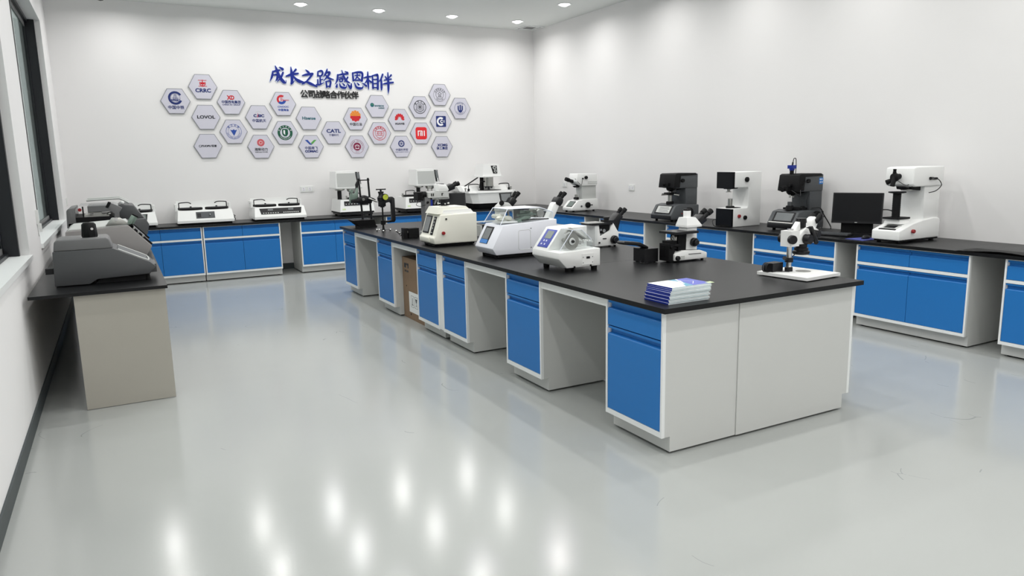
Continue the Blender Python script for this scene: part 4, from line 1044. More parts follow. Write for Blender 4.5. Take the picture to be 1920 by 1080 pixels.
# ------------------------------------------------------------------ machines on the back counter
def faucet(t, x, y, z, sgn):
    """black water pipe: rises at the side and arches over the disc"""
    b = B().tube([(x,y,z),(x,y,z+.085),(x+sgn*.015,y,z+.10),(x+sgn*.12,y+.0,z+.105),(x+sgn*.165,y,z+.085)], .007, 8, 4)
    b.lathe([(.017,0),(.017,.03),(.012,.034)],(x,y,z)); b.make('water_pipe', BLACK, t)
    b = B().lathe([(.011,0),(.011,.05),(.014,.052),(.014,.06)],(x-sgn*.045,y+.02,z)); b.cyl((x-sgn*.06,y+.02,z+.05),(x-sgn*.03,y+.02,z+.05),.006); b.make('tap', STEEL, t)
def grinder(label, x0, kind):
    W = .76
    t = thing('twin_disc_grinder', label, 'grinder', (x0, 11.31, TS), 0, 'twin-disc grinders on the back counter')
    b = B().hexa([(0,.0,.03),(W,.0,.03),(W,.53,.03),(0,.53,.03),(.0,.0,.065),(W,.0,.065),(W,.53,.065),(.0,.53,.065)], bev=.004)
    b.hexa([(0,.0,.064),(W,.0,.064),(W,.53,.064),(0,.53,.064),(.02,.065,.205),(W-.02,.065,.205),(W-.02,.53,.205),(.02,.53,.205)], bev=.008)
    b.make('body', WHITE, t)
    b = B().box(.03,W-.03,.50,.53,.20,.325,.006); b.box(.0,.03,.28,.53,.19,.29,.004); b.box(W-.03,W,.28,.53,.19,.29,.004); b.make('splash_back', WHITE, t)
    B().box(.03,W-.03,.03,.50,.0,.032,.004).make('plinth', RUB, t)
    for cx in (.205, W-.205):
        b = B().lathe([(.155,.203),(.160,.215),(.160,.232),(.150,.238),(.0001,.238)],(cx,.245,0),n=36); b.make('grinding_disc', MATTE, t)
        b = B().lathe([(.0001,.2385),(.128,.2385),(.128,.2395),(.0001,.2395)],(cx,.245,0),n=32); b.make('abrasive_sheet', DARK, t)
        B().lathe([(.016,.239),(.012,.255),(.0001,.258)],(cx,.245,0)).make('disc_knob', BLACK, t)
    faucet(t, .055, .33, .205, 1); faucet(t, W-.055, .33, .205, -1)
    # sloped control panel in the front
    sl = lambda x0_, x1_, v0, v1, e: [(x, .065*(v-.064)/.141 - e, v+e*.45) for v in (v0, v1) for x in (x0_, x1_)]
    def plate(nm, m, x0_, x1_, v0, v1, e, dx=0):
        p, q = sl(x0_, x1_, v0, v1, e), sl(x0_, x1_, v0, v1, -.002)
        return B().hexa([p[0],p[1],q[1],q[0],(p[2][0]-dx,*p[2][1:]),(p[3][0]+dx,*p[3][1:]),(q[3][0]+dx,*q[3][1:]),(q[2][0]-dx,*q[2][1:])]).make(nm, m, t)
    if kind == 'square':
        plate('control_panel', DARK, .25, .50, .090, .180, .003)
        plate('panel_inset', BLACK, .265, .315, .105, .160, .005)
        B().cyl((.435,.030,.136),(.435,.008,.144),.010,.008,14).make('speed_knob', CHROME, t)
    elif kind == 'wide':
        plate('control_panel', BLACK, .10, W-.08, .100, .185, .003, .02)
        plate('display', SCREEN, .20, .275, .150, .175, .0045); plate('display', SCREEN, .50, .575, .150, .175, .0045)
        for k in range(7): plate('button', LGREY, .125+.035*k, .143+.035*k, .112, .122, .0045)
        for k in range(8): plate('button', LGREY, .42+.030*k, .438+.030*k, .112, .124, .0045)
    else:
        plate('control_panel', BLACK, .40, W-.13, .100, .185, .003, .015)
        plate('display', LCDG, .56, .62, .110, .175, .0045)
    if kind == 'square':
        B().tube([(W,.30,.05),(W+.03,.30,.06),(W+.05,.29,.09),(W+.02,.29,.10),(W+.005,.30,.08),(W+.035,.31,.075),(W+.055,.33,.03),(W+.02,.4,.006)], .005, 6).make('power_cord', BLACK, t)
    return t
grinder('white twin-disc grinder half hidden behind the grey machines on the left desk', -.30, 'left')
grinder('white twin-disc grinder with small black square control panel', .715, 'square')
grinder('white twin-disc grinder with long black control panel and two displays', 1.76, 'wide')

def polisher(label, x0, y0, ho, dx):
    t = thing('automatic_polisher', label, 'polisher', (x0, y0, TS), 0, 'automatic polishers with raised head')
    B().prof([(.02,.0),(.52,.0),(.52,.55),(.02,.55)], .02, .05, 'z', .006).make('plinth', BLACK, t)
    B().box(.0,.54,.0,.56,.048,.075,.004).make('base_rim', MATTE, t)
    feet(t, ((.06,.06),(.48,.06),(.06,.5),(.48,.5)), .022, .02)
    B().hexa([(-.005,.0,.073),(.555,.0,.073),(.555,.56,.073),(-.005,.56,.073),(.02,.035,.262),(.53,.035,.262),(.53,.54,.262),(.02,.54,.262)], bev=.022, seg=3).make('body', WHITE, t)
    # control panel following the front slope
    f = lambda z: .035*(z-.073)/.189
    def pl(nm, m, a, b_, z0, z1, e): return B().hexa([(a,f(z0)-e,z0),(b_,f(z0)-e,z0),(b_,f(z0)+.003,z0),(a,f(z0)+.003,z0),(a,f(z1)-e,z1),(b_,f(z1)-e,z1),(b_,f(z1)+.003,z1),(a,f(z1)+.003,z1)]).make(nm, m, t)
    pl('control_panel', BLACK, .07, .46, .170, .240, .004)
    for k in range(6): pl('button', LGREY, .09+.045*k, .108+.045*k, .19, .202, .006)
    pl('warning_sticker', MINT, .035, .085, .105, .128, .002)
    b = B().lathe([(.135,.262),(.14,.27),(.14,.285),(.13,.288),(.0001,.288)],(dx,.24,0),n=36); b.make('polishing_disc', MATTE, t)
    B().cyl((ho+.10,.27,.26),(ho+.10,.27,.44),.034,None,20).make('head_column', BLACK, t)
    faucet(t, .19 if ho < .1 else .05, .12, .26, 1)
    # raised head
    hx0, hx1 = ho, ho+.40
    B().hexa([(hx0-.005,.06,.445),(hx1,.06,.445),(hx1,.44,.445),(hx0-.005,.44,.445),(hx0+.005,.07,.705),(hx1-.045,.07,.71),(hx1-.045,.42,.71),(hx0+.005,.42,.705)], bev=.012).make('head_cover', WHITE, t)
    B().box(hx0-.008,hx1+.01,.05,.45,.432,.448,.004).make('head_flange', LGREY, t)
    B().box(hx0+.02,hx1-.085,.056,.075,.465,.675,.004).make('side_plate', LGREY, t)
    B().hexa([(hx1-.06,.052,.50),(hx1+.005,.075,.50),(hx1-.0,.10,.50),(hx1-.065,.08,.50),(hx1-.085,.055,.69),(hx1-.02,.08,.69),(hx1-.025,.105,.69),(hx1-.09,.083,.69)], bev=.004).make('display_case', BLACK, t)
    B().hexa([(hx1-.056,.0495,.56),(hx1-.004,.068,.56),(hx1-.006,.08,.56),(hx1-.058,.06,.56),(hx1-.072,.0505,.675),(hx1-.024,.0695,.675),(hx1-.026,.08,.675),(hx1-.074,.06,.675)]).make('display', SCREEN, t)
    b = B().lathe([(.03,.395),(.075,.41),(.085,.435)],(ho+.10,.24,0)); b.make('chuck', STEEL, t)
    b = B().lathe([(.06,.38),(.075,.40),(.08,.435)],(ho+.28,.20,0))
    for a in range(4): b.cyl((ho+.28+.045*math.cos(a*1.57+.4),.20+.045*math.sin(a*1.57+.4),.345),(ho+.28+.045*math.cos(a*1.57+.4),.20+.045*math.sin(a*1.57+.4),.385),.012)
    b.make('specimen_mover', STEEL, t)
    return t
polisher('white automatic polisher with display head, above the gap left of the island press', 3.045, 11.30, -.03, .33)
polisher('white automatic polisher with raised head, behind the lamp-house microscope', 4.13, 11.32, .23, .17)

t = thing('round_polisher', 'large white polisher with steel column and square head bearing two gauges', 'polisher', (5.27, 11.27, TS+.003))
def octo(x0, x1, y0, y1, c): return [(x0+c,y0),(x1-c,y0),(x1,y0+c),(x1,y1),(x0,y1),(x0,y0+c)]
def loft(t, nm, m, a, za, b_, zb):
    bb = B(); n = len(a)
    va = [bb.bm.verts.new((*p,za)) for p in a]; vb = [bb.bm.verts.new((*p,zb)) for p in b_]
    bb.bm.faces.new(va[::-1]); bb.bm.faces.new(vb)
    for i in range(n): bb.bm.faces.new((va[i],va[(i+1)%n],vb[(i+1)%n],vb[i]))
    bb._fin(va+vb, None, .01, 2)
    return bb.make(nm, m, t)
loft(t, 'plinth', MATTE, octo(.14,.70,.06,.60,.05), .0, octo(.10,.76,.02,.62,.06), .10)
loft(t, 'body', WHITE, octo(.085,.79,.0,.64,.09), .098, octo(.03,.88,-.02,.64,.11), .28)
loft(t, 'rim', WHITE, octo(.0,.91,-.04,.64,.10), .278, octo(.01,.90,-.03,.64,.10), .312)
loft(t, 'rear_bowl', WHITE, octo(-.03,.93,.30,.655,.06), .30, octo(-.06,.94,.36,.66,.06), .385)
b = B().lathe([(.20,.311),(.205,.318),(.0001,.320)],(.47,.20,0),n=40); b.make('turntable', MATTE, t)
B().cyl((.36,.28,.31),(.36,.28,.545),.035,None,20).make('rear_column', MATTE, t)
B().cyl((.455,.20,.38),(.455,.20,.545),.083,None,32).make('spindle', STEEL, t)
b = B().lathe([(.075,.372),(.085,.38),(.08,.39)],(.455,.20,0))
for a in range(6): b.cyl((.455+.06*math.cos(a),.20+.06*math.sin(a),.345),(.455+.06*math.cos(a),.20+.06*math.sin(a),.38),.012)
b.cyl((.455,.20,.325),(.455,.20,.375),.02); b.make('specimen_holder', DARK, t)
B().box(.25,.655,.02,.42,.540,.560,.006).make('head_flange', WHITE, t)
B().frus((.275,.63,.05,.40),.558,(.30,.595,.08,.37),.765,.014).make('head_cover', WHITE, t)
fy = lambda z: .05+.03*(z-.558)/.207-.004
b = B().hexa([(.475,fy(.60),.60),(.555,fy(.60),.60),(.555,fy(.60)+.01,.60),(.475,fy(.60)+.01,.60),(.44,fy(.735),.735),(.555,fy(.735),.735),(.555,fy(.735)+.01,.735),(.44,fy(.735)+.01,.735)]); b.make('gauge_panel', BLACK, t)
for cx, cz, r_ in ((.503,.700,.032),(.517,.640,.025)):
    B().cyl((cx,fy(cz)+.004,cz),(cx,fy(cz)-.012,cz),r_,None,24).make('gauge', LGREY, t)
    B().cyl((cx,fy(cz)-.010,cz),(cx,fy(cz)-.0135,cz),r_*.55,None,20).make('gauge_dial', DARK, t)
b = B().tube([(.08,.40,.385),(.18,.33,.46),(.28,.25,.54)],.011,8,1); b.make('gas_strut', BLACK, t)
b = B().tube([(.24,.12,.36),(.26,.12,.46),(.29,.12,.468),(.35,.14,.465)],.012,8,3); b.make('lock_lever', MATTE, t)
for sg, cx in ((1,.02),(-1,.80)):
    b = B().tube([(cx,.10,.31),(cx,.10,.40),(cx+sg*.03,.10,.425),(cx+sg*.16,.10,.425),(cx+sg*.20,.10,.41)],.008,8,4); b.lathe([(.02,.31),(.02,.35),(.014,.355)],(cx,.10,0)); b.make('water_pipe', BLACK, t)
    b = B().lathe([(.012,.31),(.012,.37)],(cx-sg*.05,.12,0)); b.cyl((cx-sg*.07,.12,.355),(cx-sg*.03,.12,.355),.006); b.make('tap', STEEL, t)

# ------------------------------------------------------------------ hardness testers on the right counter
t = thing('digital_hardness_tester', 'white bench hardness tester in the corner where the two counters meet', 'hardness tester', (6.215, 9.61, TS))
B().prof([(.03,.02),(.03,.065),(.135,.168),(.25,.190),(.52,.195),(.52,.02)], 0, .28, 'y', .008).make('base', WHITE, t)
B().prof([(.27,.188),(.245,.41),(.52,.42),(.52,.188)], .05, .23, 'y', .008).make('column', LGREY, t)
B().prof([(.125,.47),(.15,.595),(.52,.585),(.52,.40),(.24,.40),(.19,.42)], .02, .26, 'y', .012).make('head', WHITE, t)
b = B()
for z in (.43,.455): b.box(.34,.52,.016,.022,z,z+.012)
b.make('side_groove', LGREY, t)
feet(t, ((.08,.04),(.46,.04),(.08,.24),(.46,.24)), .021, .018)
B().slab((.045,.075),(.130,.160),.004,.03,.20).make('screen_bezel', BLACK, t)
B().slab((.052,.084),(.122,.153),.0055,.045,.185).make('screen', LCDG, t)
b = B().cyl((.13,.13,.47),(.02,.12,.505),.028,.022,16); b.cyl((.05,.12,.495),(-.01,.12,.515),.032,.03,18,.004); b.make('eyepiece', MATTE, t)
b = B().lathe([(.035,.375),(.045,.385),(.06,.40)],(.20,.14,0)); b.cyl((.20,.14,.39),(.28,.14,.395),.015); b.make('turret', MATTE, t)
B().cyl((.20,.14,.19),(.20,.14,.265),.024,None,20).make('elevating_screw', STEEL, t)
B().lathe([(.043,.19),(.043,.215),(.036,.222)],(.20,.14,0)).make('screw_collar', MATTE, t)
knob(B(), (.30,.02,.53),(0,-1,0),.026,.03).make('turret_knob', MATTE, t)
b = B().cyl((.24,.02,.515),(.24,.0,.515),.012); b.make('side_stud', BLACK, t)
b = knob(B(), (.32,.0,.10),(0,-1,0),.045,.03); b.cyl((.33,-.02,.10),(.39,-.045,.10),.008); b.make('handwheel', MATTE, t)
knob(B(), (.205,.0,.085),(0,-1,0),.014,.012).make('side_button', DARK, t)
B().tube([(.12,.05,.52),(.17,.0,.44),(.21,.0,.42),(.24,.02,.50)],.003,6).make('cable', BLACK, t)

def vickers(name, label, x0, y0, W, cam, sticker):
    t = thing(name, label, 'hardness tester', (x0, y0, TS))
    Wb = W
    B().prof([(.02,.022),(.0,.03),(.0,.085),(.075,.205),(.16,.222),(.47,.205),(.47,.022)], 0, Wb, 'y', .012).make('base', DARK, t)
    B().prof([(-.004,.026),(-.004,.078),(.05,.078),(.05,.026)], .004, Wb-.004, 'y', .006).make('front_bumper', BLACK, t)
    feet(t, ((.06,.05),(.40,.05),(.06,Wb-.05),(.40,Wb-.05)), .024, .018)
    d = Vector((.075,.12)).normalized(); q = lambda u: (.0+d.x*u, .085+d.y*u)
    B().slab(q(.012), q(.135), .005, .035, Wb-.06, .002).make('screen_bezel', SCRD, t)
    B().slab(q(.028), q(.122), .0065, .055, Wb-.085).make('screen', SCREEN if cam else LGREY, t)
    if not cam:
        b = B()
        for k in range(4): b.slab(q(.04+.02*k), q(.046+.02*k), .0072, .075+.02*(k%2), Wb-.13)
        b.make('screen_marks', DARK, t)
    else:
        B().slab(q(.0), q(.010), .004, .02, Wb-.02).make('silver_strip', STEEL, t)
    y1, y2 = .07, Wb-.09
    B().prof([(.28,.205),(.27,.425),(.46,.60),(.47,.60),(.47,.205)], .04, Wb-.09, 'y', .008).make('column', DARK, t)
    B().prof([(.075,.435),(.10,.585),(.47,.605),(.47,.42),(.14,.42)], .03, Wb-.08, 'y', .012).make('head', DARK, t)
    B().prof([(.06,.43),(.085,.600),(.115,.612),(.43,.612),(.45,.585),(.18,.578),(.165,.43)], .022, Wb-.072, 'y', .008).make('head_cap', MATTE, t)
    ym = Wb*.45
    b = B().prof([(.115,.425),(.12,.405),(.20,.395),(.32,.415),(.32,.425)], ym-.06, ym+.06, 'y', .004); b.lathe([(.02,.375),(.05,.40),(.055,.42)],(.14,ym,0)); b.make('turret', MATTE, t)
    for sg in (-1,1): B().cyl((.14+sg*.02,ym,.40),(.14+sg*.03,ym,.355),.014,.009,14).make('objective', STEEL, t)
    if not cam:
        B().cyl((.135,ym,.225),(.135,ym,.335),.028,None,20).make('elevating_screw', STEEL, t)
        B().lathe([(.05,.215),(.05,.245),(.042,.252)],(.135,ym,0)).make('screw_collar', MATTE, t)
        b = B().box(.06,.21,ym-.075,ym+.075,.335,.352,.004); b.box(.075,.195,ym-.05,ym+.05,.352,.366,.003); b.make('stage', MATTE, t)
        b = B().cyl((.06,ym-.02,.343),(-.03,ym-.03,.340),.009,.008,12); b.cyl((.14,ym-.075,.343),(.16,ym-.14,.335),.011,.011,12); b.make('micrometer', STEEL, t)
        b = B().box(.035,.085,ym-.07,ym+.04,.455,.49,.008); b.cyl((.04,ym,.47),(.0,ym,.47),.02); b.make('eyepiece', MATTE, t)
        b = B().cyl((.20,.022,.52),(.20,.002,.52),.024); b.make('side_knob', MATTE, t)
        b = knob(B(), (.29,.0,.115),(0,-1,0),.058,.04); b.make('handwheel', MATTE, t)
        B().cyl((.18,.0,.10),(.18,-.008,.10),.007).make('side_light', RED, t)
        B().tube([(.11,.03,.43),(.08,.03,.38),(.09,.03,.36)],.003,6).make('cable', BLACK, t)
    else:
        B().lathe([(.04,.215),(.04,.26),(.034,.27)],(.115,ym,0)).make('screw_collar', MATTE, t)
        B().cyl((.115,ym,.26),(.115,ym,.31),.024).make('elevating_screw', DARK, t)
        b = B().box(.13,.27,.06,Wb-.10,.225,.245,.004); b.cyl((.20,.08,.235),(.20,.05,.235),.03); b.make('stage_rest', MATTE, t)
        b = B().box(.0,.09,ym-.06,ym+.05,.43,.48,.01); b.cyl((.05,ym,.46),(-.015,ym,.445),.026); b.cyl((.06,ym-.05,.49),(.02,ym-.055,.49),.02); b.make('eyepiece', MATTE, t)
        b = B().lathe([(.022,.61),(.022,.665),(.018,.67)],(.125,ym,0)); b.make('camera_tube', MATTE, t)
        b = B().box(.095,.155,ym-.035,ym+.035,.668,.705,.005); b.cyl((.125,ym,.65),(.125,ym,.672),.028); b.make('camera_body', NAVY, t)
        b = B().cyl((.13,ym,.705),(.135,ym,.735),.009); b.tube([(.135,ym,.73),(.15,ym,.775),(.18,ym,.77),(.21,ym+.02,.70),(.22,ym+.03,.615)],.0045,6); b.make('camera_cable', BLACK, t)
        b = B().cyl((.21,.022,.535),(.21,.0,.535),.022); b.tube([(.20,.0,.53),(.13,.0,.52),(.12,.01,.49)],.0045,6); b.make('side_plug', MATTE, t)
        B().tube([(.10,.02,.44),(.05,-.02,.38),(.01,.0,.41),(.0,.05,.44)],.004,6).make('eyepiece_cable', BLACK, t)
        B().tube([(.30,.03,.24),(.36,-.03,.24),(.42,-.04,.16),(.45,-.10,.05),(.40,-.15,.02)],.006,6).make('power_cable', BLACK, t)
        B().tube([(.26,.03,.40),(.22,.03,.33),(.24,.035,.25)],.003,6).make('light_cable', BLACK, t)
        b = knob(B(), (.33,.0,.16),(0,-1,0),.05,.04); b.make('handwheel', MATTE, t)
    if sticker:
        b = B().box(.40,.462,.0275,.031,.495,.565); b.make('blue_sticker', SCRB, t)
        b = B()
        for k, (dx, dz) in enumerate(((.408,.54),(.432,.54),(.408,.51),(.436,.51))): b.box(dx,dx+.014,.0265,.028,dz,dz+.014)
        b.make('sticker_print', WPRINT, t)
    return t
vickers('micro_hardness_tester', 'charcoal hardness tester with lit screen, left of the white tester with black panels', 6.19, 7.22, .40, False, False)
vickers('camera_hardness_tester', 'charcoal hardness tester with blue camera on top, left of the black monitor', 6.345, 5.42, .37, True, True)

t = thing('panel_hardness_tester', 'white C-frame hardness tester with two black front panels on the right counter', 'hardness tester', (6.225, 6.205, TS))
PWd = .255
B().prof([(.02,.0),(.02,.215),(.24,.215),(.255,.23),(.255,.44),(.24,.455),(.03,.455),(.03,.635),(.46,.635),(.46,.0)], 0, PWd, 'y', .008, 3).make('frame', WHITE, t)
B().box(.0,.022,.0,PWd,.005,.21,.004).make('lower_front_panel', SCRD, t)
B().box(-.0,.032,.0,PWd,.445,.635,.004).make('upper_front_panel', SCRD, t)
B().box(-.001,.012,.05,PWd-.05,.005,.03,.002).make('front_vent', MATTE, t)
b = B().prof([(.03,.455),(.05,.435),(.16,.44),(.18,.456)], .08, .19, 'y', .003); b.make('turret', MATTE, t)
b = B().cyl((.07,.13,.44),(.07,.13,.405),.02,.015,18); b.cyl((.07,.13,.408),(.07,.13,.400),.03,None,20); b.make('indenter', STEEL, t)
B().cyl((.09,.12,.215),(.09,.12,.325),.027,None,20).make('elevating_screw', STEEL, t)
b = B().lathe([(.05,.214),(.05,.235),(.043,.24)],(.09,.12,0)); b.box(.1,.2,.06,.18,.214,.222,.003); b.make('screw_collar', MATTE, t)
knob(B(), (.215,.0,.545),(0,-1,0),.029,.022).make('side_knob', MATTE, t)
knob(B(), (.205,.0,.105),(0,-1,0),.024,.022).make('force_knob', MATTE, t)
knob(B(), (.11,.0,.125),(0,-1,0),.020,.022).make('stop_button', RED, t)
B().tube([(.03,.24,.08),(-.04,.26,.07),(-.06,.22,.01),(.0,.18,.006),(.05,.16,.005)],.004,6).make('power_cord', BLACK, t)

t = thing('large_hardness_tester', 'tall white hardness tester with black elevating screw, rightmost machine on the counter', 'hardness tester', (6.17, 4.10, TS))
LW = .275
B().prof([(.0,.028),(.0,.115),(.20,.175),(.34,.20),(.50,.215),(.58,.21),(.60,.19),(.60,.028)], 0, LW, 'y', .010, 3).make('base', WHITE, t)
feet(t, ((.06,.04),(.54,.04),(.06,LW-.04),(.54,LW-.04)), .03, .022)
B().prof([(.02,.014),(.02,.030),(.60,.030),(.60,.014)], .015, LW-.015, 'y').make('under_tray', MATTE, t)
B().prof([(.37,.195),(.355,.512),(.595,.512),(.595,.195)], .02, LW-.02, 'y', .008).make('column', WHITE, t)
B().prof([(.145,.525),(.155,.680),(.20,.687),(.605,.687),(.605,.507),(.36,.507),(.20,.507)], 0, LW, 'y', .012, 3).make('head', WHITE, t)
B().prof([(.22,.512),(.235,.480),(.36,.468),(.46,.495),(.46,.512)], .06, LW-.06, 'y', .004).make('turret', MATTE, t)
B().prof([(.22,.50),(.26,.47),(.38,.47),(.40,.50)], .085, LW-.085, 'y', .004).make('objective_mount', STEEL, t)
b = B()
for k in range(11): b.lathe([(.034,.225+.02*k),(.0355,.235+.02*k),(.034,.245+.02*k)],(.155,.15,0),n=24)
b.make('bellows', MATTE, t)
B().box(.08,.25,.07,.23,.212,.228,.004).make('bellows_foot', MATTE, t)
B().frus((.10,.25,.07,.23),.168,(.11,.24,.08,.22),.213,.004).make('stage_base', WHITE, t)
B().lathe([(.036,.445),(.075,.452),(.075,.462),(.02,.465)],(.155,.15,0),n=32).make('anvil', MATTE, t)
ps_ = [(.0,.028),(.0,.115)]
dd = Vector((.20,.06)).normalized(); q5 = lambda u: (dd.x*u, .115+dd.y*u)
B().slab(q5(.03), q5(.125), .004, .06, .215).make('control_panel', LGREY, t)
B().slab(q5(.055), q5(.115), .0055, .085, .195).make('screen', SCRD, t)
B().slab(q5(.018), q5(.036), .006, .055, .22).make('panel_edge', MATTE, t)
knob(B(), (.185,.0,.105),(0,-1,0),.018,.026).make('stop_button', RED, t)
b = B().cyl((.16,.14,.60),(.10,.14,.60),.026,.024,20); b.lathe([(.030,0),(.040,.008),(.040,.03),(.028,.038)],(.105,.14,.595),(-1,0,-.1)); b.cyl((.085,.14,.61),(.08,.14,.645),.017,.015); b.cyl((.085,.14,.60),(.06,.14,.515),.021,.020,18); b.cyl((.08,.14,.645),(.083,.14,.668),.013,.015)
b.make('measuring_eyepiece', MATTE, t)
b = B().cyl((.15,.22,.56),(.12,.24,.545),.02,.024,14); b.make('side_knob', MATTE, t)
b = B().cyl((.43,.0,.575),(.48,-.012,.575),.011,.011,12); b.tube([(.48,-.012,.575),(.50,-.03,.55),(.49,-.05,.51),(.43,-.04,.465),(.36,-.02,.45)],.004,6); b.cyl((.38,-.012,.578),(.43,-.006,.578),.014,.012,12); b.make('signal_cable', BLACK, t)
B().tube([(.11,.12,.56),(.13,.05,.52),(.17,.04,.54),(.19,.03,.50)],.003,6).make('eyepiece_cable', BLACK, t)

# computer beside it
t = thing('computer_monitor', 'black computer monitor on a stand on the right wall counter', 'monitor', (6.64, 4.885, TS))
Mm = Matrix.Rotation(math.radians(-63),4,'Z')
Mk = Mm @ Matrix.Translation((0,0,.265)) @ Matrix.Rotation(math.radians(-7),4,'X')
B().box(-.235,.235,-.02,.025,-.155,.155,.006,M=Mk).make('housing', BLACK, t)
B().box(-.222,.222,-.0215,-.018,-.135,.143,M=Mk).make('screen', SCRD, t)
B().box(-.012,.012,-.0225,-.02,-.150,-.143,M=Mk).make('badge', LGREY, t)
B().box(-.15,.15,.02,.05,.01,.16,.008,M=Mm).make('stand_post', MATTE, t)
B().box(-.16,.16,-.09,.10,.0,.014,.008,M=Mm).make('stand_foot', MATTE, t)
B().tube([(.10,-.17,.25),(.12,-.26,.255),(.16,-.31,.22),(.13,-.34,.14),(.11,-.33,.06),(.08,-.30,.012)],.006,6).make('video_cable', BLACK, t)
t = thing('computer_keyboard', 'black computer keyboard in front of the black monitor', 'keyboard', (6.345, 4.98, TS), math.radians(-75))
B().prof([(-.07,.004),(-.07,.014),(.07,.026),(.07,.004)], -.215, .215, 'x', .003).make('case', BLACK, t)
b = B()
for r_ in range(5):
    for k in range(15): 
        y_ = -.056+.024*r_; b.box(-.205+.0275*k,-.182+.0275*k,y_,y_+.019,.0145+(y_+.07)*.0857,.0205+(y_+.07)*.0857)
b.make('keys', DARK, t, kind='stuff')
t = tag(B().prof([(-.14,-.05),(.10,-.07),(.13,.12),(-.12,.16)], .0, .004, 'z').make('mouse_mat', CLOTHB, loc=(6.30, 4.50, TS)), 'blue cloth mat under the computer mouse', 'mouse mat')
t = thing('computer_mouse', 'black computer mouse on the blue cloth mat', 'mouse', (6.33, 4.545, TS+.004), math.radians(-80))
b = B().lathe([(.0001,0),(.030,.002),(.034,.012),(.028,.026),(.012,.034),(.0001,.035)],(0,0,0),n=20); bmesh.ops.scale(b.bm, vec=(1,1.7,1), verts=b.bm.verts[:]); b.make('shell', BLACK, t)
B().box(-.004,.004,-.045,-.025,.024,.033,.002).make('wheel', DARK, t)
B().tube([(0,-.055,.012),(.0,-.09,.006),(.05,-.12,.005),(.12,-.10,.005),(.16,-.03,.006)],.002,6).make('cord', BLACK, t)

# ------------------------------------------------------------------ grey machines on the left desk
t = thing('hand_polisher', 'dark grey machine with sloped tray and black octagonal knob, nearest on the left desk', 'grinder', (0, 5.96, TS))
B().prof([(-.45,.008),(-.235,.006),(-.185,.037),(.155,.046),(.20,.10),(.165,.135),(-.065,.252),(-.44,.252)], 0, .42, 'y', .006).make('body', GREYD, t)
B().prof([(-.20,.002),(-.17,.034),(.13,.040),(.13,.002)], .03, .38, 'y').make('plinth', MATTE, t)
B().prof([(-.435,.250),(-.425,.318),(-.40,.332),(-.10,.332),(-.085,.318),(-.065,.250)], .015, .36, 'y', .016, 3).make('top_cover', GREY, t)
b = B().lathe([(.046,.330),(.052,.342),(.046,.425),(.034,.438),(.0001,.442)],(-.205,.12,0),n=8); b.make('octagon_knob', MATTE, t)
b = B().cyl((-.185,.075,.395),(-.185,.066,.395),.009); b.lathe([(.06,.331),(.06,.334),(.05,.335)],(-.205,.12,0)); b.make('knob_stud', CHROME, t)
sl_ = Vector((.23,-.117)).normalized(); w0 = Vector((-.065,.252))
pt = lambda u, e=0: (w0.x+sl_.x*u+sl_.y*-e, w0.y+sl_.y*u+sl_.x*e)
b = B()
ring = [(u, v) for u, v in ((.03,.03),(.19,.03),(.235,.05),(.25,.10),(.25,.30),(.235,.35),(.19,.37),(.03,.37))]
b.tube([(pt(u,.003)[0], v, pt(u,.003)[1]) for u, v in ring], .006, 8, 3); b.make('tray_rim', LGREY, t)
b = B(); b.slab(pt(.235), pt(.03), -.006, .045, .355); b.make('tray', DARK, t)
B().box(.165,.205,.06,.36,.05,.11,.015).make('front_edge', GREYD, t)
for y in (.04,.38): B().cyl((.14,y,.0),(.14,y,.045),.018,.014,12).make('foot', RUB, t)
B().box(-.50,-.45,.06,.14,.09,.13,.004).make('rear_connector', BLACK, t)

t = thing('belt_sander', 'taupe-grey sloped machine with steel clamp bracket, middle of the left desk', 'grinder', (0, 7.38, TS))
B().prof([(-.45,.004),(-.43,.285),(.06,.312),(.235,.115),(.175,.02),(.15,.004)], 0, .95, 'y', .008).make('body', TAUPE, t)
B().prof([(-.42,.286),(-.40,.300),(-.02,.322),(.05,.325),(.06,.311)], .05, .88, 'y', .004).make('top_deck', LGREY, t)
B().prof([(-.12,.318),(-.065,.385),(.0,.385),(.065,.325)], .04, .09, 'y', .004).make('bracket', STEEL, t)
B().cyl((-.03,.04,.372),(-.03,.03,.372),.016,None,18).make('pivot_bolt', CHROME, t)
b = B().prof([(-.05,.36),(-.035,.42),(-.10,.485),(-.075,.525),(-.02,.50),(.03,.47),(.0,.43),(.0,.37)], .05, .085, 'y', .006); b.make('swing_arm', GREY, t)
b = B().prof([(-.105,.48),(-.078,.53),(-.055,.522),(-.083,.472)], .045, .09, 'y', .003); b.make('arm_cap', MATTE, t)
b = B().prof([(.0,.37),(.045,.33),(.065,.345),(.095,.40),(.12,.385),(.085,.32),(.055,.315),(.0,.355)], .05, .08, 'y', .003); b.prof([(.06,.345),(.10,.405),(.145,.375),(.10,.31)], .09, .14, 'y', .004); b.make('elbow', SAGE, t)
b = B().prof([(.095,.405),(.105,.415),(.15,.385),(.143,.372)], .085, .145, 'y', .002); b.cyl((.08,.06,.30),(.08,.14,.30),.022); b.make('clamp_tip', MATTE, t)
sv = Vector((.175,-.197)).normalized(); p0 = Vector((.06,.312))
pu = lambda u, e: (p0.x+sv.x*u-sv.y*e, p0.y+sv.y*u+sv.x*e)
b = B()
b.prof([pu(.02,.001),pu(.02,.018),pu(.255,.018),pu(.255,.001)], .06, .08, 'y'); b.prof([pu(.02,.001),pu(.02,.018),pu(.255,.018),pu(.255,.001)], .70, .72, 'y'); b.make('guide_rail', MATTE, t)
b = B().prof([pu(.02,.001),pu(.02,.008),pu(.20,.008),pu(.20,.001)], .10, .68, 'y'); b.make('belt', DARK, t)
b = B()
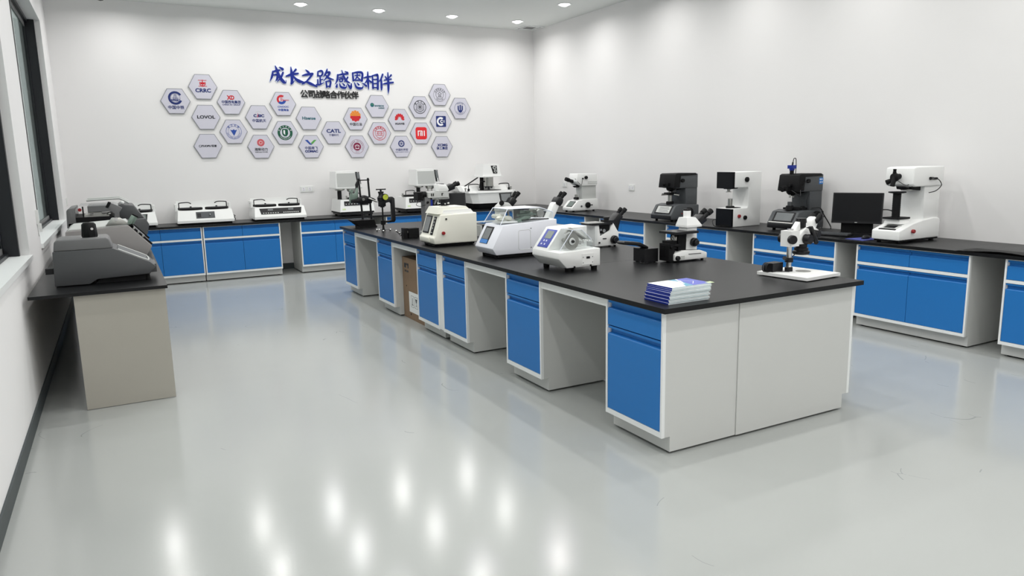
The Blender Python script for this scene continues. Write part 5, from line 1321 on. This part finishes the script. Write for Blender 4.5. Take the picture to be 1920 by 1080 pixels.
for u in (.05,.10,.15): b.cyl((*[pu(u,.012)[0]],.03,pu(u,.012)[1]),(pu(u,.012)[0],.10,pu(u,.012)[1]),.009)
b.make('roller', STEEL, t)

t = thing('cutting_machine', 'grey machine with open black trough under a clear cover, farthest on the left desk', 'cutter', (0, 9.15, TS))
B().prof([(-.50,.004),(-.50,.25),(.255,.26),(.285,.19),(.26,.095),(.22,.004)], 0, .85, 'y', .008).make('body', GREYD, t)
B().prof([(-.51,.19),(-.50,.38),(-.485,.40),(-.42,.41),(-.42,.25)], .0, .82, 'y', .010).make('left_housing', GREY, t)
B().prof([(.0,.25),(-.005,.41),(.02,.425),(.15,.405),(.285,.195),(.255,.20)], .10, .82, 'y', .008).make('right_housing', GREYD, t)
B().box(-.42,.0,.01,.80,.25,.305,.004).make('trough', MATTE, t)
b = B().box(-.34,-.10,.02,.76,.303,.32,.003); b.cyl((-.30,.05,.355),(.0,.05,.37),.009); b.cyl((-.34,.05,.33),(-.12,.05,.325),.006); b.ball((-.10,.06,.33),.02,6); b.box(-.25,-.17,.04,.12,.32,.35,.004); b.make('slide_mechanism', STEEL, t)
B().box(-.352,-.338,.02,.03,.30,.42,.003).make('front_post', MATTE, t)
b = B().cyl((-.375,.03,.385),(-.375,.045,.385),.018); b.make('emergency_stop', RED, t)
g = B()
pc = [(-.42,.305),(-.415,.39),(-.38,.425),(-.05,.43),(-.005,.41)]
for i in range(4): g.slab(pc[i], pc[i+1], .003, .02, .78)
g.make('clear_cover', ACRY, t)
b = B().box(-.30,-.06,.015,.76,.36,.42,.006); b.make('rear_block', GREY, t)
for y in (.25,.70): B().tube([(-.31,y,.475),(-.02,y,.485),(.03,y,.478),(.11,y,.43)],.011,8,3).make('cover_handle', LGREY, t)
b = B().lathe([(.0001,-.02),(.018,-.012),(.022,0),(.018,.012),(.0001,.02)],(.04,.12,.445)); b.make('white_knob', WHITE, t)
# ------------------------------------------------------------------ camera
def camera():
    yaw, pitch, roll, f, h = CAM
    cy, sy, cp, sp = math.cos(yaw), math.sin(yaw), math.cos(pitch), math.sin(pitch)
    F = Vector((sy*cp, cy*cp, -sp)); R = Vector((cy, -sy, 0)); U = R.cross(F)
    cr, sr = math.cos(roll), math.sin(roll)
    R2 = cr*R + sr*U; U2 = -sr*R + cr*U
    M = Matrix((R2, U2, -F)).transposed().to_4x4(); M.translation = (0, 0, h)
    cd = bpy.data.cameras.new('camera'); cd.sensor_fit = 'HORIZONTAL'; cd.sensor_width = 36; cd.lens = f/1920*36
    cd.clip_start = .05; cd.clip_end = 100
    o = bpy.data.objects.new('camera', cd); COL.objects.link(o); o.matrix_world = M; S.camera = o
CAM = (.4918, .1736, -.0208, 1362.14, 1.6464)
camera()
S.view_settings.view_transform = 'Standard'; S.view_settings.look = 'None'; S.view_settings.gamma = 1
S.view_settings.use_curve_mapping = False; S.view_settings.exposure = 0
S.cycles.use_denoising = True
S.cycles.max_bounces = 10; S.cycles.diffuse_bounces = 6; S.cycles.glossy_bounces = 5; S.cycles.transparent_max_bounces = 12
S.cycles.caustics_reflective = False; S.cycles.caustics_refractive = False; S.cycles.sample_clamp_indirect = 4
